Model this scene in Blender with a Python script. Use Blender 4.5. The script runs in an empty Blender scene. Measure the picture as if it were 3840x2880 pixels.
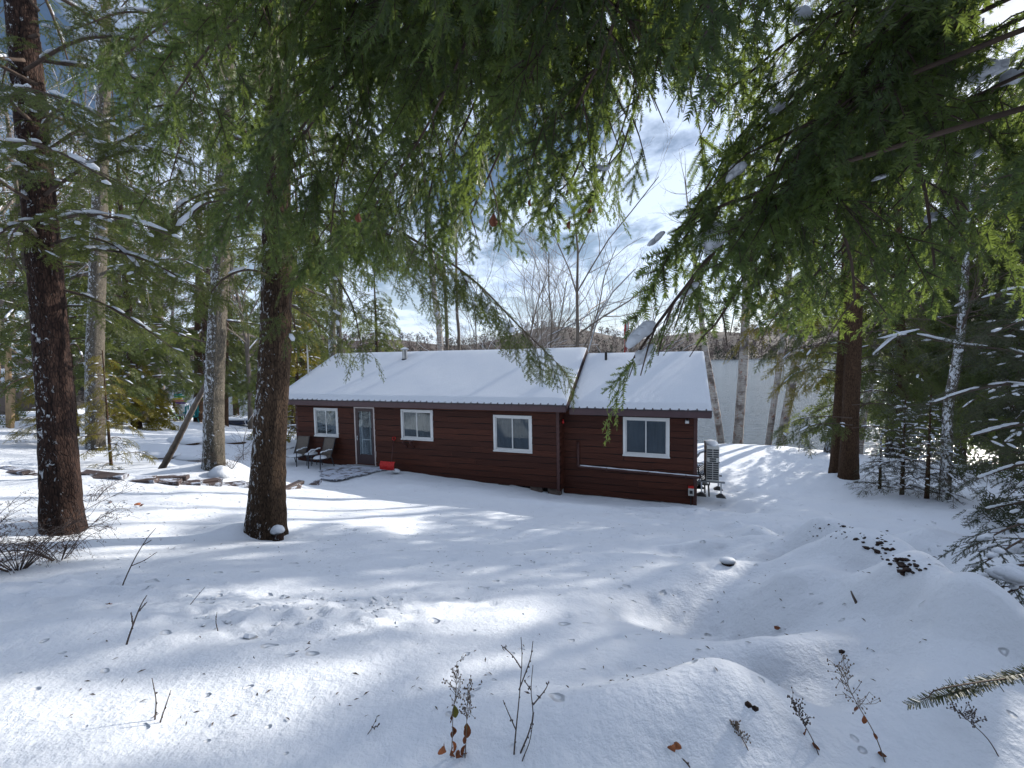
import bpy, bmesh, math, random
import numpy as np
from mathutils import Vector, Matrix, noise as mnoise

# ------------------------------------------------------------------ camera, sky, sun, exposure
scene = bpy.context.scene
COL = scene.collection
R = math.radians
FPX, PITCH, ROLL = 432.94, 0.0626, 0.0177          # focal length in pixels of a 1024 px wide frame, nose-down, roll
cam_d = bpy.data.cameras.new('camera'); cam = bpy.data.objects.new('camera', cam_d); COL.objects.link(cam)
cam_d.sensor_width = 36.0; cam_d.lens = FPX / 1024 * 36.0
cam_d.clip_start = 0.05; cam_d.clip_end = 6000
CAM_M = Matrix.Rotation(math.pi / 2 - PITCH, 4, 'X') @ Matrix.Rotation(-ROLL, 4, 'Z')
cam.matrix_world = CAM_M
scene.camera = cam

SUN_AZ, SUN_EL = R(53), R(24.5)                      # azimuth to the right of the view axis (+Y)
world = bpy.data.worlds.new('World'); scene.world = world; world.use_nodes = True
sun_d = bpy.data.lights.new('sun', 'SUN'); sun_d.energy = 5.0; sun_d.angle = R(0.53); sun_d.color = (1.0, 0.95, 0.86)
sun = bpy.data.objects.new('sun', sun_d); COL.objects.link(sun)
SDIR = Vector((math.sin(SUN_AZ) * math.cos(SUN_EL), math.cos(SUN_AZ) * math.cos(SUN_EL), math.sin(SUN_EL)))
sun.rotation_euler = SDIR.to_track_quat('Z', 'Y').to_euler()
sun.location = (20, 20, 30)
vs = scene.view_settings
vs.view_transform = 'Standard'; vs.look = 'None'; vs.exposure = 0.27; vs.gamma = 1.0; vs.use_curve_mapping = False
scene.cycles.max_bounces = 4; scene.cycles.transparent_max_bounces = 6; scene.cycles.glossy_bounces = 2; scene.cycles.transmission_bounces = 3
scene.cycles.use_fast_gi = True; scene.cycles.fast_gi_method = 'REPLACE'; scene.cycles.ao_bounces_render = 1
scene.cycles.diffuse_bounces = 2; scene.cycles.adaptive_threshold = 0.03; scene.cycles.use_denoising = True
scene.cycles.caustics_reflective = False; scene.cycles.caustics_refractive = False

class NT:
    """small helper round a node tree"""
    def __init__(s, nt): s.nt = nt; nt.nodes.clear()
    def n(s, typ, ins=None, **kw):
        nd = s.nt.nodes.new(typ)
        for k, v in kw.items(): setattr(nd, k, v)
        for k, v in (ins or {}).items():
            sock = nd.inputs[k]
            if isinstance(v, bpy.types.NodeSocket): s.nt.links.new(v, sock)
            else:
                try: sock.default_value = v
                except Exception: sock.default_value = tuple(v) + (1.0,)
        return nd
    def math(s, op, a, b=0.0, c=0.0, clamp=False):
        nd = s.n('ShaderNodeMath', {0: a, 1: b, 2: c}, operation=op); nd.use_clamp = clamp; return nd.outputs[0]
    def mix(s, f, a, b, blend='MIX'):
        nd = s.nt.nodes.new('ShaderNodeMix'); nd.data_type = 'RGBA'; nd.blend_type = blend; nd.clamp_factor = True
        for i, v in ((0, f), (6, a), (7, b)):
            if isinstance(v, bpy.types.NodeSocket): s.nt.links.new(v, nd.inputs[i])
            elif i == 0: nd.inputs[0].default_value = v
            else: nd.inputs[i].default_value = tuple(v)[:3] + (1.0,)
        return nd.outputs[2]
    def ramp(s, f, stops):
        nd = s.nt.nodes.new('ShaderNodeValToRGB'); e = nd.color_ramp.elements
        while len(e) > len(stops): e.remove(e[-1])
        while len(e) < len(stops): e.new(1.0)
        for el, (p, c) in zip(e, stops):
            el.position = p; el.color = (c, c, c, 1) if isinstance(c, (int, float)) else tuple(c) + (1,)
        s.nt.links.new(f, nd.inputs[0]); return nd.outputs[0]
    def noise(s, vec, scale, detail=3.0, rough=0.55, dist=0.0):
        i = {'Scale': scale, 'Detail': detail, 'Roughness': rough, 'Distortion': dist}
        if vec is not None: i['Vector'] = vec
        return s.n('ShaderNodeTexNoise', i).outputs[0]
    def mapping(s, vec, scale=(1, 1, 1), loc=(0, 0, 0), rot=(0, 0, 0)):
        return s.n('ShaderNodeMapping', {'Vector': vec, 'Scale': scale, 'Location': loc, 'Rotation': rot}).outputs[0]
    def bump(s, h, strength=0.3, dist=0.02, normal=None):
        i = {'Height': h, 'Strength': strength, 'Distance': dist}
        if normal is not None: i['Normal'] = normal
        return s.n('ShaderNodeBump', i).outputs[0]

# physical sky with broken white cloud over it
world.light_settings.distance = 2.0; world.light_settings.ao_factor = 0.7
w = NT(world.node_tree)
sky = w.n('ShaderNodeTexSky', sky_type='NISHITA', sun_disc=False)
sky.sun_elevation = SUN_EL; sky.sun_rotation = SUN_AZ; sky.altitude = 300; sky.air_density = 1.0; sky.dust_density = 0.6; sky.ozone_density = 1.6
tc = w.n('ShaderNodeTexCoord').outputs['Generated']
sep = w.n('ShaderNodeSeparateXYZ', {0: tc})
zz = w.math('ADD', w.math('MAXIMUM', sep.outputs[2], 0.0), 0.22)
cx = w.math('DIVIDE', sep.outputs[0], zz); cy = w.math('DIVIDE', sep.outputs[1], zz)
cv = w.n('ShaderNodeCombineXYZ', {0: cx, 1: cy, 2: 0.37}).outputs[0]
n1 = w.noise(cv, 1.9, 8.0, 0.55, 0.25)
n2 = w.noise(w.mapping(cv, loc=(3.1, 7.7, 0)), 4.2, 6.0, 0.6, 0.2)
cover = w.ramp(w.math('ADD', w.math('MULTIPLY', n1, 0.8), w.math('MULTIPLY', n2, 0.2)), [(0.435, 0.0), (0.515, 1.0)])
horizon = w.ramp(sep.outputs[2], [(0.0, 0.9), (0.15, 0.4), (0.34, 0.0)])
cover = w.math('MAXIMUM', cover, horizon, clamp=True)
shade = w.ramp(n2, [(0.30, (4.8, 6.0, 8.6)), (0.50, (9.2, 10.6, 13.0))])
shade = w.mix(0.38, shade, sky.outputs[0], 'ADD')
col = w.mix(w.math('MULTIPLY', cover, 0.92), sky.outputs[0], shade)
bg = w.n('ShaderNodeBackground', {'Color': col, 'Strength': 0.073})
w.n('ShaderNodeOutputWorld', {'Surface': bg.outputs[0]})

# ------------------------------------------------------------------ geometry helpers
rng = np.random.default_rng(7); random.seed(11)
C3 = CAM_M.to_3x3()
def raydir(px, py):
    return C3 @ Vector(((px - 512) / FPX, -(py - 384) / FPX, -1.0))
def at(px, py, Y):
    """world point seen at (px,py) of a 1024x768 frame, at distance Y along +Y"""
    d = raydir(px, py); return d * (Y / d.y)

def link(o, parent=None):
    COL.objects.link(o)
    if parent is not None: o.parent = parent
    return o
def tag(o, label=None, cat=None, group=None, kind=None):
    if label: o['label'] = label
    if cat: o['category'] = cat
    if group: o['group'] = group
    if kind: o['kind'] = kind
    return o
def empty(name, loc=(0, 0, 0), rz=0.0, label=None, cat=None, group=None):
    o = bpy.data.objects.new(name, None); o.empty_display_size = 0.2
    o.location = loc; o.rotation_euler = (0, 0, rz); link(o)
    return tag(o, label, cat, group)
def mesh_np(name, verts, tris=None, quads=None, mat=None, parent=None, smooth=False, attr=None, kind=None):
    me = bpy.data.meshes.new(name)
    verts = np.ascontiguousarray(verts, np.float32).reshape(-1, 3)
    nt = 0 if tris is None else len(tris); nq = 0 if quads is None else len(quads)
    me.vertices.add(len(verts)); me.vertices.foreach_set('co', verts.ravel())
    idx = []
    if nt: idx.append(np.asarray(tris, np.int32).ravel())
    if nq: idx.append(np.asarray(quads, np.int32).ravel())
    idx = np.concatenate(idx)
    me.loops.add(len(idx)); me.loops.foreach_set('vertex_index', idx)
    starts = np.concatenate([np.arange(nt) * 3, nt * 3 + np.arange(nq) * 4]).astype(np.int32)
    me.polygons.add(nt + nq); me.polygons.foreach_set('loop_start', starts)
    me.polygons.foreach_set('use_smooth', np.full(nt + nq, bool(smooth)))
    if attr is not None:
        a = me.attributes.new('tint', 'FLOAT', 'POINT'); a.data.foreach_set('value', np.asarray(attr, np.float32))
    me.update(calc_edges=True)
    if mat: me.materials.append(mat)
    o = bpy.data.objects.new(name, me); link(o, parent)
    if kind: o['kind'] = kind
    return o

class Geo:
    """collects vertices and faces for ONE mesh"""
    def __init__(s): s.v = []; s.t = []; s.q = []; s.n = 0; s.a = []
    def add(s, v, t=None, q=None, a=0.0):
        v = np.asarray(v, float).reshape(-1, 3)
        s.v.append(v); s.a.append(np.full(len(v), a) if np.isscalar(a) else np.asarray(a))
        if t is not None and len(t): s.t.append(np.asarray(t) + s.n)
        if q is not None and len(q): s.q.append(np.asarray(q) + s.n)
        s.n += len(v); return s
    def box(s, x0, x1, y0, y1, z0, z1):
        v = [(x, y, z) for z in (z0, z1) for y in (y0, y1) for x in (x0, x1)]
        return s.add(v, q=[(0, 2, 3, 1), (4, 5, 7, 6), (0, 1, 5, 4), (2, 6, 7, 3), (0, 4, 6, 2), (1, 3, 7, 5)])
    def bar(s, p, q, wd, ht=None, up=(0, 0, 1)):
        """square bar from p to q"""
        p = Vector(p); q = Vector(q); ht = ht or wd; d = (q - p).normalized(); up = Vector(up)
        if abs(d.dot(up)) > 0.98: up = Vector((1, 0, 0))
        x = d.cross(up).normalized(); y = x.cross(d).normalized()
        v = [c + x * (sx * wd / 2) + y * (sy * ht / 2) for c in (p, q) for sx, sy in ((-1, -1), (1, -1), (1, 1), (-1, 1))]
        return s.add([tuple(a) for a in v], q=[(0, 3, 2, 1), (4, 5, 6, 7), (0, 1, 5, 4), (1, 2, 6, 5), (2, 3, 7, 6), (3, 0, 4, 7)])
    def tube(s, pts, rad, sides=8, cap=True, a=0.0, jit=None):
        pts = np.asarray(pts, float); n = len(pts); rad = np.broadcast_to(np.asarray(rad, float), (n,))
        tan = np.gradient(pts, axis=0); tan /= np.linalg.norm(tan, axis=1)[:, None] + 1e-12
        ref = np.array([0, 0, 1.0]) if abs(tan[0][2]) < 0.8 else np.array([1.0, 0, 0])
        V = []
        ang = np.arange(sides) * 2 * np.pi / sides
        for i in range(n):
            x = np.cross(tan[i], ref); x /= np.linalg.norm(x) + 1e-12; y = np.cross(tan[i], x)
            ref = np.cross(x, tan[i])
            rr = rad[i] * (1 if jit is None else jit[i])
            V.append(pts[i] + (np.outer(np.cos(ang), x) + np.outer(np.sin(ang), y)) * (rr if np.isscalar(rr) else np.asarray(rr)[:, None]))
        V = np.concatenate(V)
        k = np.arange(sides); k2 = (k + 1) % sides
        Q = np.concatenate([np.stack([i * sides + k, i * sides + k2, (i + 1) * sides + k2, (i + 1) * sides + k], 1) for i in range(n - 1)])
        T = []
        if cap:
            V = np.concatenate([V, pts[:1], pts[-1:]]); c0 = n * sides
            T = np.concatenate([np.stack([k2, k, np.full(sides, c0)], 1), np.stack([(n - 1) * sides + k, (n - 1) * sides + k2, np.full(sides, c0 + 1)], 1)])
        return s.add(V, T, Q, a)
    def build(s, name, mat=None, parent=None, smooth=False, tint=False, kind=None):
        return mesh_np(name, np.concatenate(s.v), np.concatenate(s.t) if s.t else None, np.concatenate(s.q) if s.q else None,
                       mat, parent, smooth, np.concatenate(s.a) if tint else None, kind)

def bevel(o, wdt=0.006, seg=1):
    m = o.modifiers.new('bevel', 'BEVEL'); m.width = wdt; m.segments = seg; m.limit_method = 'ANGLE'; return o

def ico(sub=2):
    bm = bmesh.new(); bmesh.ops.create_icosphere(bm, subdivisions=sub, radius=1.0)
    v = np.array([x.co[:] for x in bm.verts]); t = np.array([[x.index for x in f.verts] for f in bm.faces]); bm.free(); return v, t
ICO = {k: ico(k) for k in (1, 2, 3)}
def lump(cx, r, sub=2, rough=0.25, seed=0, flat=1.0):
    """an uneven blob, vertices and triangles; r = three radii"""
    v, t = ICO[sub]; v = v.copy()
    seed = abs(int(seed))
    ph = np.random.default_rng(seed).uniform(0, 6.28, (4, 3)); k = np.random.default_rng(seed + 1).uniform(1.2, 4.0, (4, 3))
    d = sum(np.sin(v * k[i] + ph[i]).sum(1) for i in range(4)) / 12 + sum(np.sin(v * k[i][::-1] * 2.7 + ph[i]).prod(1) for i in range(4)) / 7
    v = v * (1 + rough * d)[:, None]
    v[:, 2] = np.where(v[:, 2] < 0, v[:, 2] * flat, v[:, 2])
    return v * np.asarray(r) + np.asarray(cx), t

# ------------------------------------------------------------------ materials
def new_mat(name):
    m = bpy.data.materials.new(name); m.use_nodes = True; return m, NT(m.node_tree)
def out(nt, sh): nt.n('ShaderNodeOutputMaterial', {'Surface': sh})
def princ(nt, color, rough=0.6, normal=None, **kw):
    i = {'Base Color': color, 'Roughness': rough}
    if normal is not None: i['Normal'] = normal
    i.update(kw)
    return nt.n('ShaderNodeBsdfPrincipled', i).outputs[0]
def plain(name, color, rough=0.6, var=0.15, scale=9.0, metal=0.0, bump=0.15, stretch=(1, 1, 1)):
    m, nt = new_mat(name)
    oc = nt.mapping(nt.n('ShaderNodeTexCoord').outputs['Object'], stretch)
    f = nt.noise(oc, scale, 5.0, 0.6)
    dark = tuple(c * (1 - var) for c in color); lite = tuple(min(1, c * (1 + var)) for c in color)
    c = nt.mix(nt.ramp(f, [(0.3, 0.0), (0.7, 1.0)]), dark, lite)
    out(nt, princ(nt, c, rough, nt.bump(nt.noise(oc, scale * 4, 4.0), bump, 0.01), **{'Metallic': metal})); return m

M = {}
def snow_mat(name, pits=False, drift=True):
    m, nt = new_mat(name)
    geo = nt.n('ShaderNodeNewGeometry').outputs['Position']
    a = nt.noise(geo, 2.2, 6.0, 0.6); b = nt.noise(geo, 26.0, 5.0, 0.65)
    h = nt.math('ADD', nt.math('MULTIPLY', a, 0.25 if drift else 0.05), nt.math('MULTIPLY', b, 0.05))
    if pits:
        # small pits where clumps fell from the boughs, and loose crumbs
        wob = nt.n('ShaderNodeVectorMath', {0: geo, 1: nt.n('ShaderNodeVectorMath', {0: nt.n('ShaderNodeTexNoise', {'Vector': geo, 'Scale': 5.0}).outputs[1], 'Scale': 0.16}, operation='SCALE').outputs[0]}, operation='ADD').outputs[0]
        for sc, th, dep in ((3.1, 0.13, 0.42), (6.0, 0.13, 0.22)):
            vo = nt.n('ShaderNodeTexVoronoi', {'Vector': nt.mapping(wob, (1, 1, 0)), 'Scale': sc, 'Randomness': 1.0})
            keep = nt.math('GREATER_THAN', nt.n('ShaderNodeSeparateColor', {0: vo.outputs['Color']}).outputs[0], 0.25)
            p = nt.math('MULTIPLY', nt.ramp(vo.outputs['Distance'], [(0.0, 1.0), (th * 0.55, 0.85), (th, 0.0)]), keep)
            h = nt.math('SUBTRACT', h, nt.math('MULTIPLY', p, dep))
    nrm = nt.bump(h, 0.7, 0.28)
    c = nt.mix(nt.noise(geo, 1.1, 3.0), (0.77, 0.80, 0.865), (0.83, 0.85, 0.89))
    out(nt, princ(nt, c, 0.55, nrm, **{'Specular IOR Level': 0.25})); return m
M['snow'] = snow_mat('snow', True)
M['snow_cap'] = snow_mat('snow_cap', False, False)

def bark_mat(name, dark, lite, snow=0.5, plates=(9, 9, 1.6), bumpd=0.03, sdir=(-0.75, -0.5, 0.1), thr=0.55):
    m, nt = new_mat(name)
    oc = nt.n('ShaderNodeTexCoord').outputs['Object']
    wv = nt.mapping(oc, plates)
    f = nt.noise(wv, 2.2, 7.0, 0.65, 0.6)
    v = nt.n('ShaderNodeTexVoronoi', {'Vector': nt.mapping(oc, (plates[0] * 1.7, plates[1] * 1.7, plates[2] * 2.2)), 'Scale': 1.6}, feature='DISTANCE_TO_EDGE').outputs[0]
    crack = nt.ramp(v, [(0.0, 0.35), (0.2, 1.0)])
    h = nt.math('ADD', nt.math('MULTIPLY', f, 0.8), nt.math('MULTIPLY', crack, 0.4))
    c = nt.mix(nt.ramp(h, [(0.45, 0.0), (0.95, 1.0)]), dark, lite)
    nrm0 = nt.n('ShaderNodeNewGeometry').outputs['Normal']
    fac = nt.n('ShaderNodeVectorMath', {0: nrm0, 1: Vector(sdir).normalized()}, operation='DOT_PRODUCT').outputs['Value']
    sn = nt.noise(nt.mapping(oc, (1, 1, 0.55)), 21.0, 4.0, 0.7, 0.8)
    big = nt.noise(oc, 2.6, 3.0)
    msk = nt.math('ADD', nt.math('ADD', nt.math('MULTIPLY', fac, 0.13), nt.math('MULTIPLY', big, 0.22)), sn)
    msk = nt.ramp(msk, [(thr + 0.20 - 0.1 * snow, 0.0), (thr + 0.25 - 0.1 * snow, 1.0)])
    c2 = nt.mix(msk, c, (0.8, 0.82, 0.86))
    h2 = nt.math('ADD', h, nt.math('MULTIPLY', msk, 0.5))
    out(nt, princ(nt, c2, 0.85, nt.bump(h2, 0.9, bumpd), **{'Specular IOR Level': 0.2})); return m
M['bark'] = bark_mat('bark', (0.016, 0.010, 0.007), (0.125, 0.080, 0.052), 0.6, plates=(15, 15, 3.2), thr=.635)
M['bark_dark'] = bark_mat('bark_dark', (0.012, 0.008, 0.008), (0.085, 0.048, 0.036), 0.75, plates=(15, 15, 3.2), sdir=(-0.15, -1, 0.1), thr=.695)
M['bark_grey'] = bark_mat('bark_grey', (0.05, 0.042, 0.032), (0.22, 0.19, 0.15), 1.3, plates=(15, 15, 3.2), thr=.635)
M['bark_red'] = bark_mat('bark_red', (0.03, 0.018, 0.012), (0.13, 0.075, 0.045), 0.0, plates=(13, 13, 2.4), thr=.78)
M['bark_far'] = plain('bark_far', (0.16, 0.13, 0.105), 0.9, 0.4, 4.0, stretch=(4, 4, 0.6))
M['twig'] = plain('twig', (0.095, 0.064, 0.048), 0.85, 0.35, 14.0)
M['twig_pale'] = plain('twig_pale', (0.27, 0.22, 0.185), 0.85, 0.35, 6.0)
def birch_mat():
    m, nt = new_mat('birch_bark')
    oc = nt.n('ShaderNodeTexCoord').outputs['Object']
    st = nt.noise(nt.mapping(oc, (2.5, 2.5, 26)), 1.6, 5.0, 0.65, 0.4)
    pat = nt.noise(nt.mapping(oc, (1.5, 1.5, 1.0)), 3.2, 4.0, 0.6, 0.5)
    c = nt.mix(nt.ramp(st, [(0.48, 0.0), (0.62, 1.0)]), (0.50, 0.45, 0.40), (0.14, 0.105, 0.085))
    c = nt.mix(nt.ramp(pat, [(0.58, 0.0), (0.64, 1.0)]), c, (0.26, 0.095, 0.045))
    c = nt.mix(nt.ramp(nt.noise(oc, 1.7, 3.0), [(0.50, 0.0), (0.62, 1.0)]), c, (0.13, 0.10, 0.085))
    sn = nt.noise(oc, 24.0, 3.0, 0.7); c = nt.mix(nt.ramp(sn, [(0.63, 0.0), (0.66, 1.0)]), c, (0.8, 0.82, 0.86))
    out(nt, princ(nt, c, 0.7, nt.bump(nt.math('ADD', st, pat), 0.5, 0.02))); return m
M['birch'] = birch_mat()

def leaf_mat(name, a, b, trans, tf=0.35, wood=(0.07, 0.042, 0.03)):
    m, nt = new_mat(name)
    t = nt.n('ShaderNodeAttribute', attribute_name='tint').outputs['Fac']
    r = nt.n('ShaderNodeNewGeometry').outputs['Random Per Island']
    k = nt.math('ADD', nt.math('MULTIPLY', t, 0.75), nt.math('MULTIPLY', r, 0.25), clamp=True)
    c = nt.mix(k, a, b)
    isw = nt.math('LESS_THAN', t, -0.5)
    c = nt.mix(isw, c, wood)
    d = princ(nt, c, 0.5, None, **{'Specular IOR Level': 0.45})
    tr = nt.n('ShaderNodeBsdfTranslucent', {'Color': nt.mix(k, tuple(x * 0.7 for x in trans), trans)}).outputs[0]
    f = nt.math('MULTIPLY', nt.math('SUBTRACT', 1.0, isw), tf)
    out(nt, nt.n('ShaderNodeMixShader', {0: f, 1: d, 2: tr}).outputs[0]); return m
M['needles'] = leaf_mat('hemlock_needles', (0.036, 0.068, 0.040), (0.120, 0.160, 0.052), (0.26, 0.35, 0.065), 0.45)
M['needles_far'] = leaf_mat('conifer_needles', (0.032, 0.058, 0.030), (0.115, 0.135, 0.038), (0.24, 0.29, 0.05), 0.44)
M['needles_dark'] = leaf_mat('spruce_needles', (0.020, 0.034, 0.020), (0.07, 0.075, 0.030), (0.10, 0.12, 0.03), 0.28)
M['cedar'] = leaf_mat('cedar_needles', (0.10, 0.10, 0.015), (0.27, 0.22, 0.025), (0.36, 0.30, 0.03), 0.48)
# ------------------------------------------------------------------ the cabin's frame of reference
TH, DIST = 0.3489, 13.7514
UX, NX = (math.cos(TH), -math.sin(TH)), (math.sin(TH), math.cos(TH))
def H(s, d, z):
    """cabin coordinates (along the front, into the cabin, height) to world"""
    return Vector((UX[0] * s + NX[0] * d, DIST + UX[1] * s + NX[1] * d, z))
LAKE_Z = -6.5

# ------------------------------------------------------------------ terrain (thin plate spline + drifts)
CP = [(0, 0, -1.62), (0, 1.7, -1.60), (-2, 1.7, -1.52), (2, 1.6, -1.62), (-5, 1.5, -1.42), (4.5, 1.5, -1.75), (0, -6, -.7), (-10, -4, -.7), (10, -4, -1.6),
      (0, 4, -2.18), (-3.6, 6.3, -2.52), (-5.9, 5.6, -2.10), (0, 6.5, -2.80), (3, 6.0, -2.75), (0, 10, -3.62), (3, 10, -3.85), (-5, 10.5, -3.25), (6, 8.5, -3.55),
      (-8.5, 17.2, -3.9), (-5.4, 15.5, -3.9), (-1.9, 14.1, -4.03), (1.4, 12.9, -4.27), (5.3, 11.9, -4.33), (7.5, 12, -4.3), (-7.6, 12.9, -3.45), (-5.98, 13.7, -3.93), (-6.9, 15.1, -3.95), (-4.3, 14.2, -3.97),
      (2, 20, -4.75), (-7, 23, -4.6), (8, 18, -4.55), (11.4, 14.7, -4.28), (10.7, 22, -4.62), (14.4, 21, -4.75), (11.2, 11, -3.78), (9, 6, -3.1), (14, 4, -2.8),
      (-10.9, 11.5, -2.98), (-8.2, 12, -2.85), (-19.8, 17, -2.35), (-15.6, 16, -2.7), (-11, 19, -3.5), (-23, 30, -3.9), (-20.5, 32, -4.6), (-12, 29, -4.9), (-16, 24, -3.9),
      (-14, 8, -2.0), (-20, 8, -1.6), (-60, 0, 0), (-60, 40, -2.0), (-45, 25, -1.8), (60, 0, -3.5), (60, 20, -6.9), (0, 28, -6.0), (14, 26.5, -6.2), (0, 34, -7.4), (20, 22, -6.0), (25, 14, -4.6), (28, 22, -6.9), (40, 40, -8),
      (-15, 38, -6.9), (-30, 44, -6.6), (-60, 62, -5.0), (-30, 60, -8), (0, -25, 1), (-60, -25, 2), (60, -25, -.8), (0, 60, -9), (60, 60, -9)]
CP = np.array(CP, float)
def _U(r2): return np.where(r2 > 1e-9, r2 * np.log(r2 + 1e-12), 0.0) * 0.5
_n = len(CP); _A = np.zeros((_n + 3, _n + 3))
_A[:_n, :_n] = _U(((CP[:, None, :2] - CP[None, :, :2]) ** 2).sum(2)) + np.eye(_n) * 0.6
_A[:_n, _n] = 1; _A[:_n, _n + 1:] = CP[:, :2]; _A[_n, :_n] = 1; _A[_n + 1:, :_n] = CP[:, :2].T
_W = np.linalg.solve(_A, np.concatenate([CP[:, 2], np.zeros(3)]))
BUMPS = [  # x, y, height, radius x, radius y, rotation : drifts, buried boulders, the dug trench and its spoil heap
    (6.6, 7.1, 0.80, 1.0, 0.8, -0.2), (7.4, 5.6, 0.95, 1.15, 1.0, 0), (6.9, 4.2, 0.6, 0.9, 0.9, 0), (5.6, 8.1, 0.35, 0.6, 0.45, 0), (-3.95, 6.05, 0.14, 0.42, 0.35, 0), (-6.0, 5.3, 0.12, 0.5, 0.4, 0), (-3.3, 5.75, -0.06, 0.3, 0.2, 0), (10.9, 14.4, .12, .7, .5, 0),
    (2.2, 3.3, 0.16, 0.32, 0.26, 0.4), (2.9, 3.9, 0.14, 0.45, 0.25, -0.5), (1.6, 2.9, -0.10, 0.3, 0.22, 0), (2.4, 2.2, 0.16, 0.3, 0.24, 0.5), (1.0, 2.0, 0.10, 0.3, 0.2, 0), (2.5, 5.7, 0.09, 0.6, 0.2, -0.3), (1.2, 5.0, 0.06, 0.8, 0.25, -0.25), (0.2, 7.2, 0.07, 1.2, 0.3, -0.2), (6.3, 11.6, -0.12, 0.5, 1.6, 0.35), (7.0, 10.0, 0.12, 0.5, 0.4, 0), (3.2, 3.4, 0.26, 0.9, 0.5, -0.6), (2.55, 2.75, 0.20, 0.42, 0.36, 0.3), (3.7, 4.6, 0.20, 0.8, 0.35, -0.7),
    (1.7, 2.45, 0.10, 0.35, 0.22, 0.2), (1.35, 3.3, -0.16, 0.55, 0.42, 0.0), (2.0, 4.2, 0.10, 0.5, 0.28, 0.3), (2.9, 4.9, 0.10, 0.45, 0.3, 0.2), (3.4, 5.6, 0.12, 0.7, 0.3, -0.5),
    (2.0, 1.9, 0.14, 0.42, 0.30, 0.4), (0.7, 1.75, 0.16, 0.7, 0.25, 0.0), (1.3, 2.1, -0.10, 0.3, 0.25, 0), (3.1, 2.1, 0.15, 0.5, 0.35, 0.2), (-2.8, 2.6, 0.07, 0.45, 0.25, 0.3), (-1.2, 2.3, 0.05, 0.5, 0.3, 0),
    (1.3, 11.4, 0.10, 1.2, 0.35, -0.3), (4.6, 11.3, 0.14, 1.0, 0.25, -0.35), (6.7, 10.7, 0.12, 0.8, 0.4, 0.3), (3.0, 9.3, 0.07, 1.6, 0.35, -0.2), (-8.3, 20.2, 0.35, 1.0, 0.5, 0.1),
    (-9.5, 21.8, 0.4, 0.9, 0.6, 0), (-7.6, 11.4, 0.3, 0.7, 0.5, 0), (-9.6, 10.2, -0.10, 3.5, 0.5, -0.15), (-8.6, 9.0, 0.10, 1.6, 0.6, 0.0)]
_VN = {}
def vnoise(x, y, s, seed):
    T = _VN.setdefault(seed, np.random.default_rng(seed).random((256, 256))); u = x * s; v = y * s
    i = np.floor(u).astype(int); j = np.floor(v).astype(int); f = u - i; g = v - j; f = f * f * (3 - 2 * f); g = g * g * (3 - 2 * g)
    return (T[i % 256, j % 256] * (1 - f) + T[(i + 1) % 256, j % 256] * f) * (1 - g) + (T[i % 256, (j + 1) % 256] * (1 - f) + T[(i + 1) % 256, (j + 1) % 256] * f) * g
def ground(x, y, fine=True):
    x = np.asarray(x, float); y = np.asarray(y, float); sh = x.shape; x = x.ravel(); y = y.ravel()
    z = np.empty_like(x)
    for i in range(0, len(x), 20000):
        a = x[i:i + 20000]; b = y[i:i + 20000]
        r2 = (a[:, None] - CP[None, :, 0]) ** 2 + (b[:, None] - CP[None, :, 1]) ** 2
        z[i:i + 20000] = _U(r2) @ _W[:_n] + _W[_n] + _W[_n + 1] * a + _W[_n + 2] * b
    for bx, by, h, rx, ry, ro in BUMPS:
        dx = x - bx; dy = y - by; c, s = math.cos(ro), math.sin(ro)
        q = ((dx * c + dy * s) / rx) ** 2 + ((-dx * s + dy * c) / ry) ** 2
        z += h * (1.55 if 0 < bx < 4.2 and by < 6 else 1.0) * np.exp(-q)
    # the plateau breaks off along a crest at the right; beyond it a trench, then the spoil heap
    d = (x - np.interp(y, [0.5, 1.5, 2.33, 2.72, 3.4, 4.1, 5.38, 7.0, 8.3, 9.2], [2.6, 2.5, 2.63, 2.8, 3.2, 3.5, 3.75, 4.1, 4.5, 4.9])) * 0.85
    S = lambda t: (lambda u: u * u * (3 - 2 * u))(np.clip(t, 0, 1))
    fade = S((9.6 - y) / 1.6) * S((y + 3.0) / 3.0)
    z += fade * (0.17 * np.exp(-((d + .14) / .26) ** 2) * (1 + .5 * np.sin(y * 3.1)) - 0.80 * S((d + .06 * np.sin(y * 4.3)) / 0.6) + 0.30 * S((d - 1.0) / 2.0))
    if fine:
        # lumpy, slumped snow on the banks at the right
        rm = np.clip((x - 0.35 * y + 0.2) / 1.2, 0, 1) * np.clip((10.5 - y) / 2, 0, 1) * np.clip((12 - x) / 2, 0, 1)
        z += rm * (0.13 * (vnoise(x + 50, y + 50, 1.7, 12) - 0.5) + 0.085 * (vnoise(x + 50, y + 50, 3.6, 13) - 0.5) + 0.03 * np.clip(vnoise(x + 50, y + 50, 8.0, 14) - 0.55, 0, 1))
        # wind-packed undulation, trampled band across the left foreground, trodden path by the cabin
        z += 0.030 * np.sin(x * 1.3 + 0.6 * y + 1) * np.sin(y * 1.1 - 0.4 * x) + 0.016 * np.sin(x * 3.1 - y * 1.2 + 2) * np.sin(y * 2.7 + x * 0.9)
        z += 0.009 * np.sin(x * 6.3 + y * 2.2) * np.sin(y * 7.1 - x * 2.4 + 0.5)
    return z.reshape(sh)
def gz(x, y): return float(ground(np.array([x]), np.array([y]))[0])
def gp(px, py, lo=1.0, hi=60.0):
    """where the ray through a pixel meets the ground"""
    d = raydir(px, py); ys = np.geomspace(lo, hi, 500); k = ys / d.y
    hgt = d.z * k - ground(d.x * k, ys)
    i = int(np.argmax(hgt < 0)) if (hgt < 0).any() else len(ys) - 1
    p = d * (ys[i] / d.y); return Vector((p.x, p.y, gz(p.x, p.y)))

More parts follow.
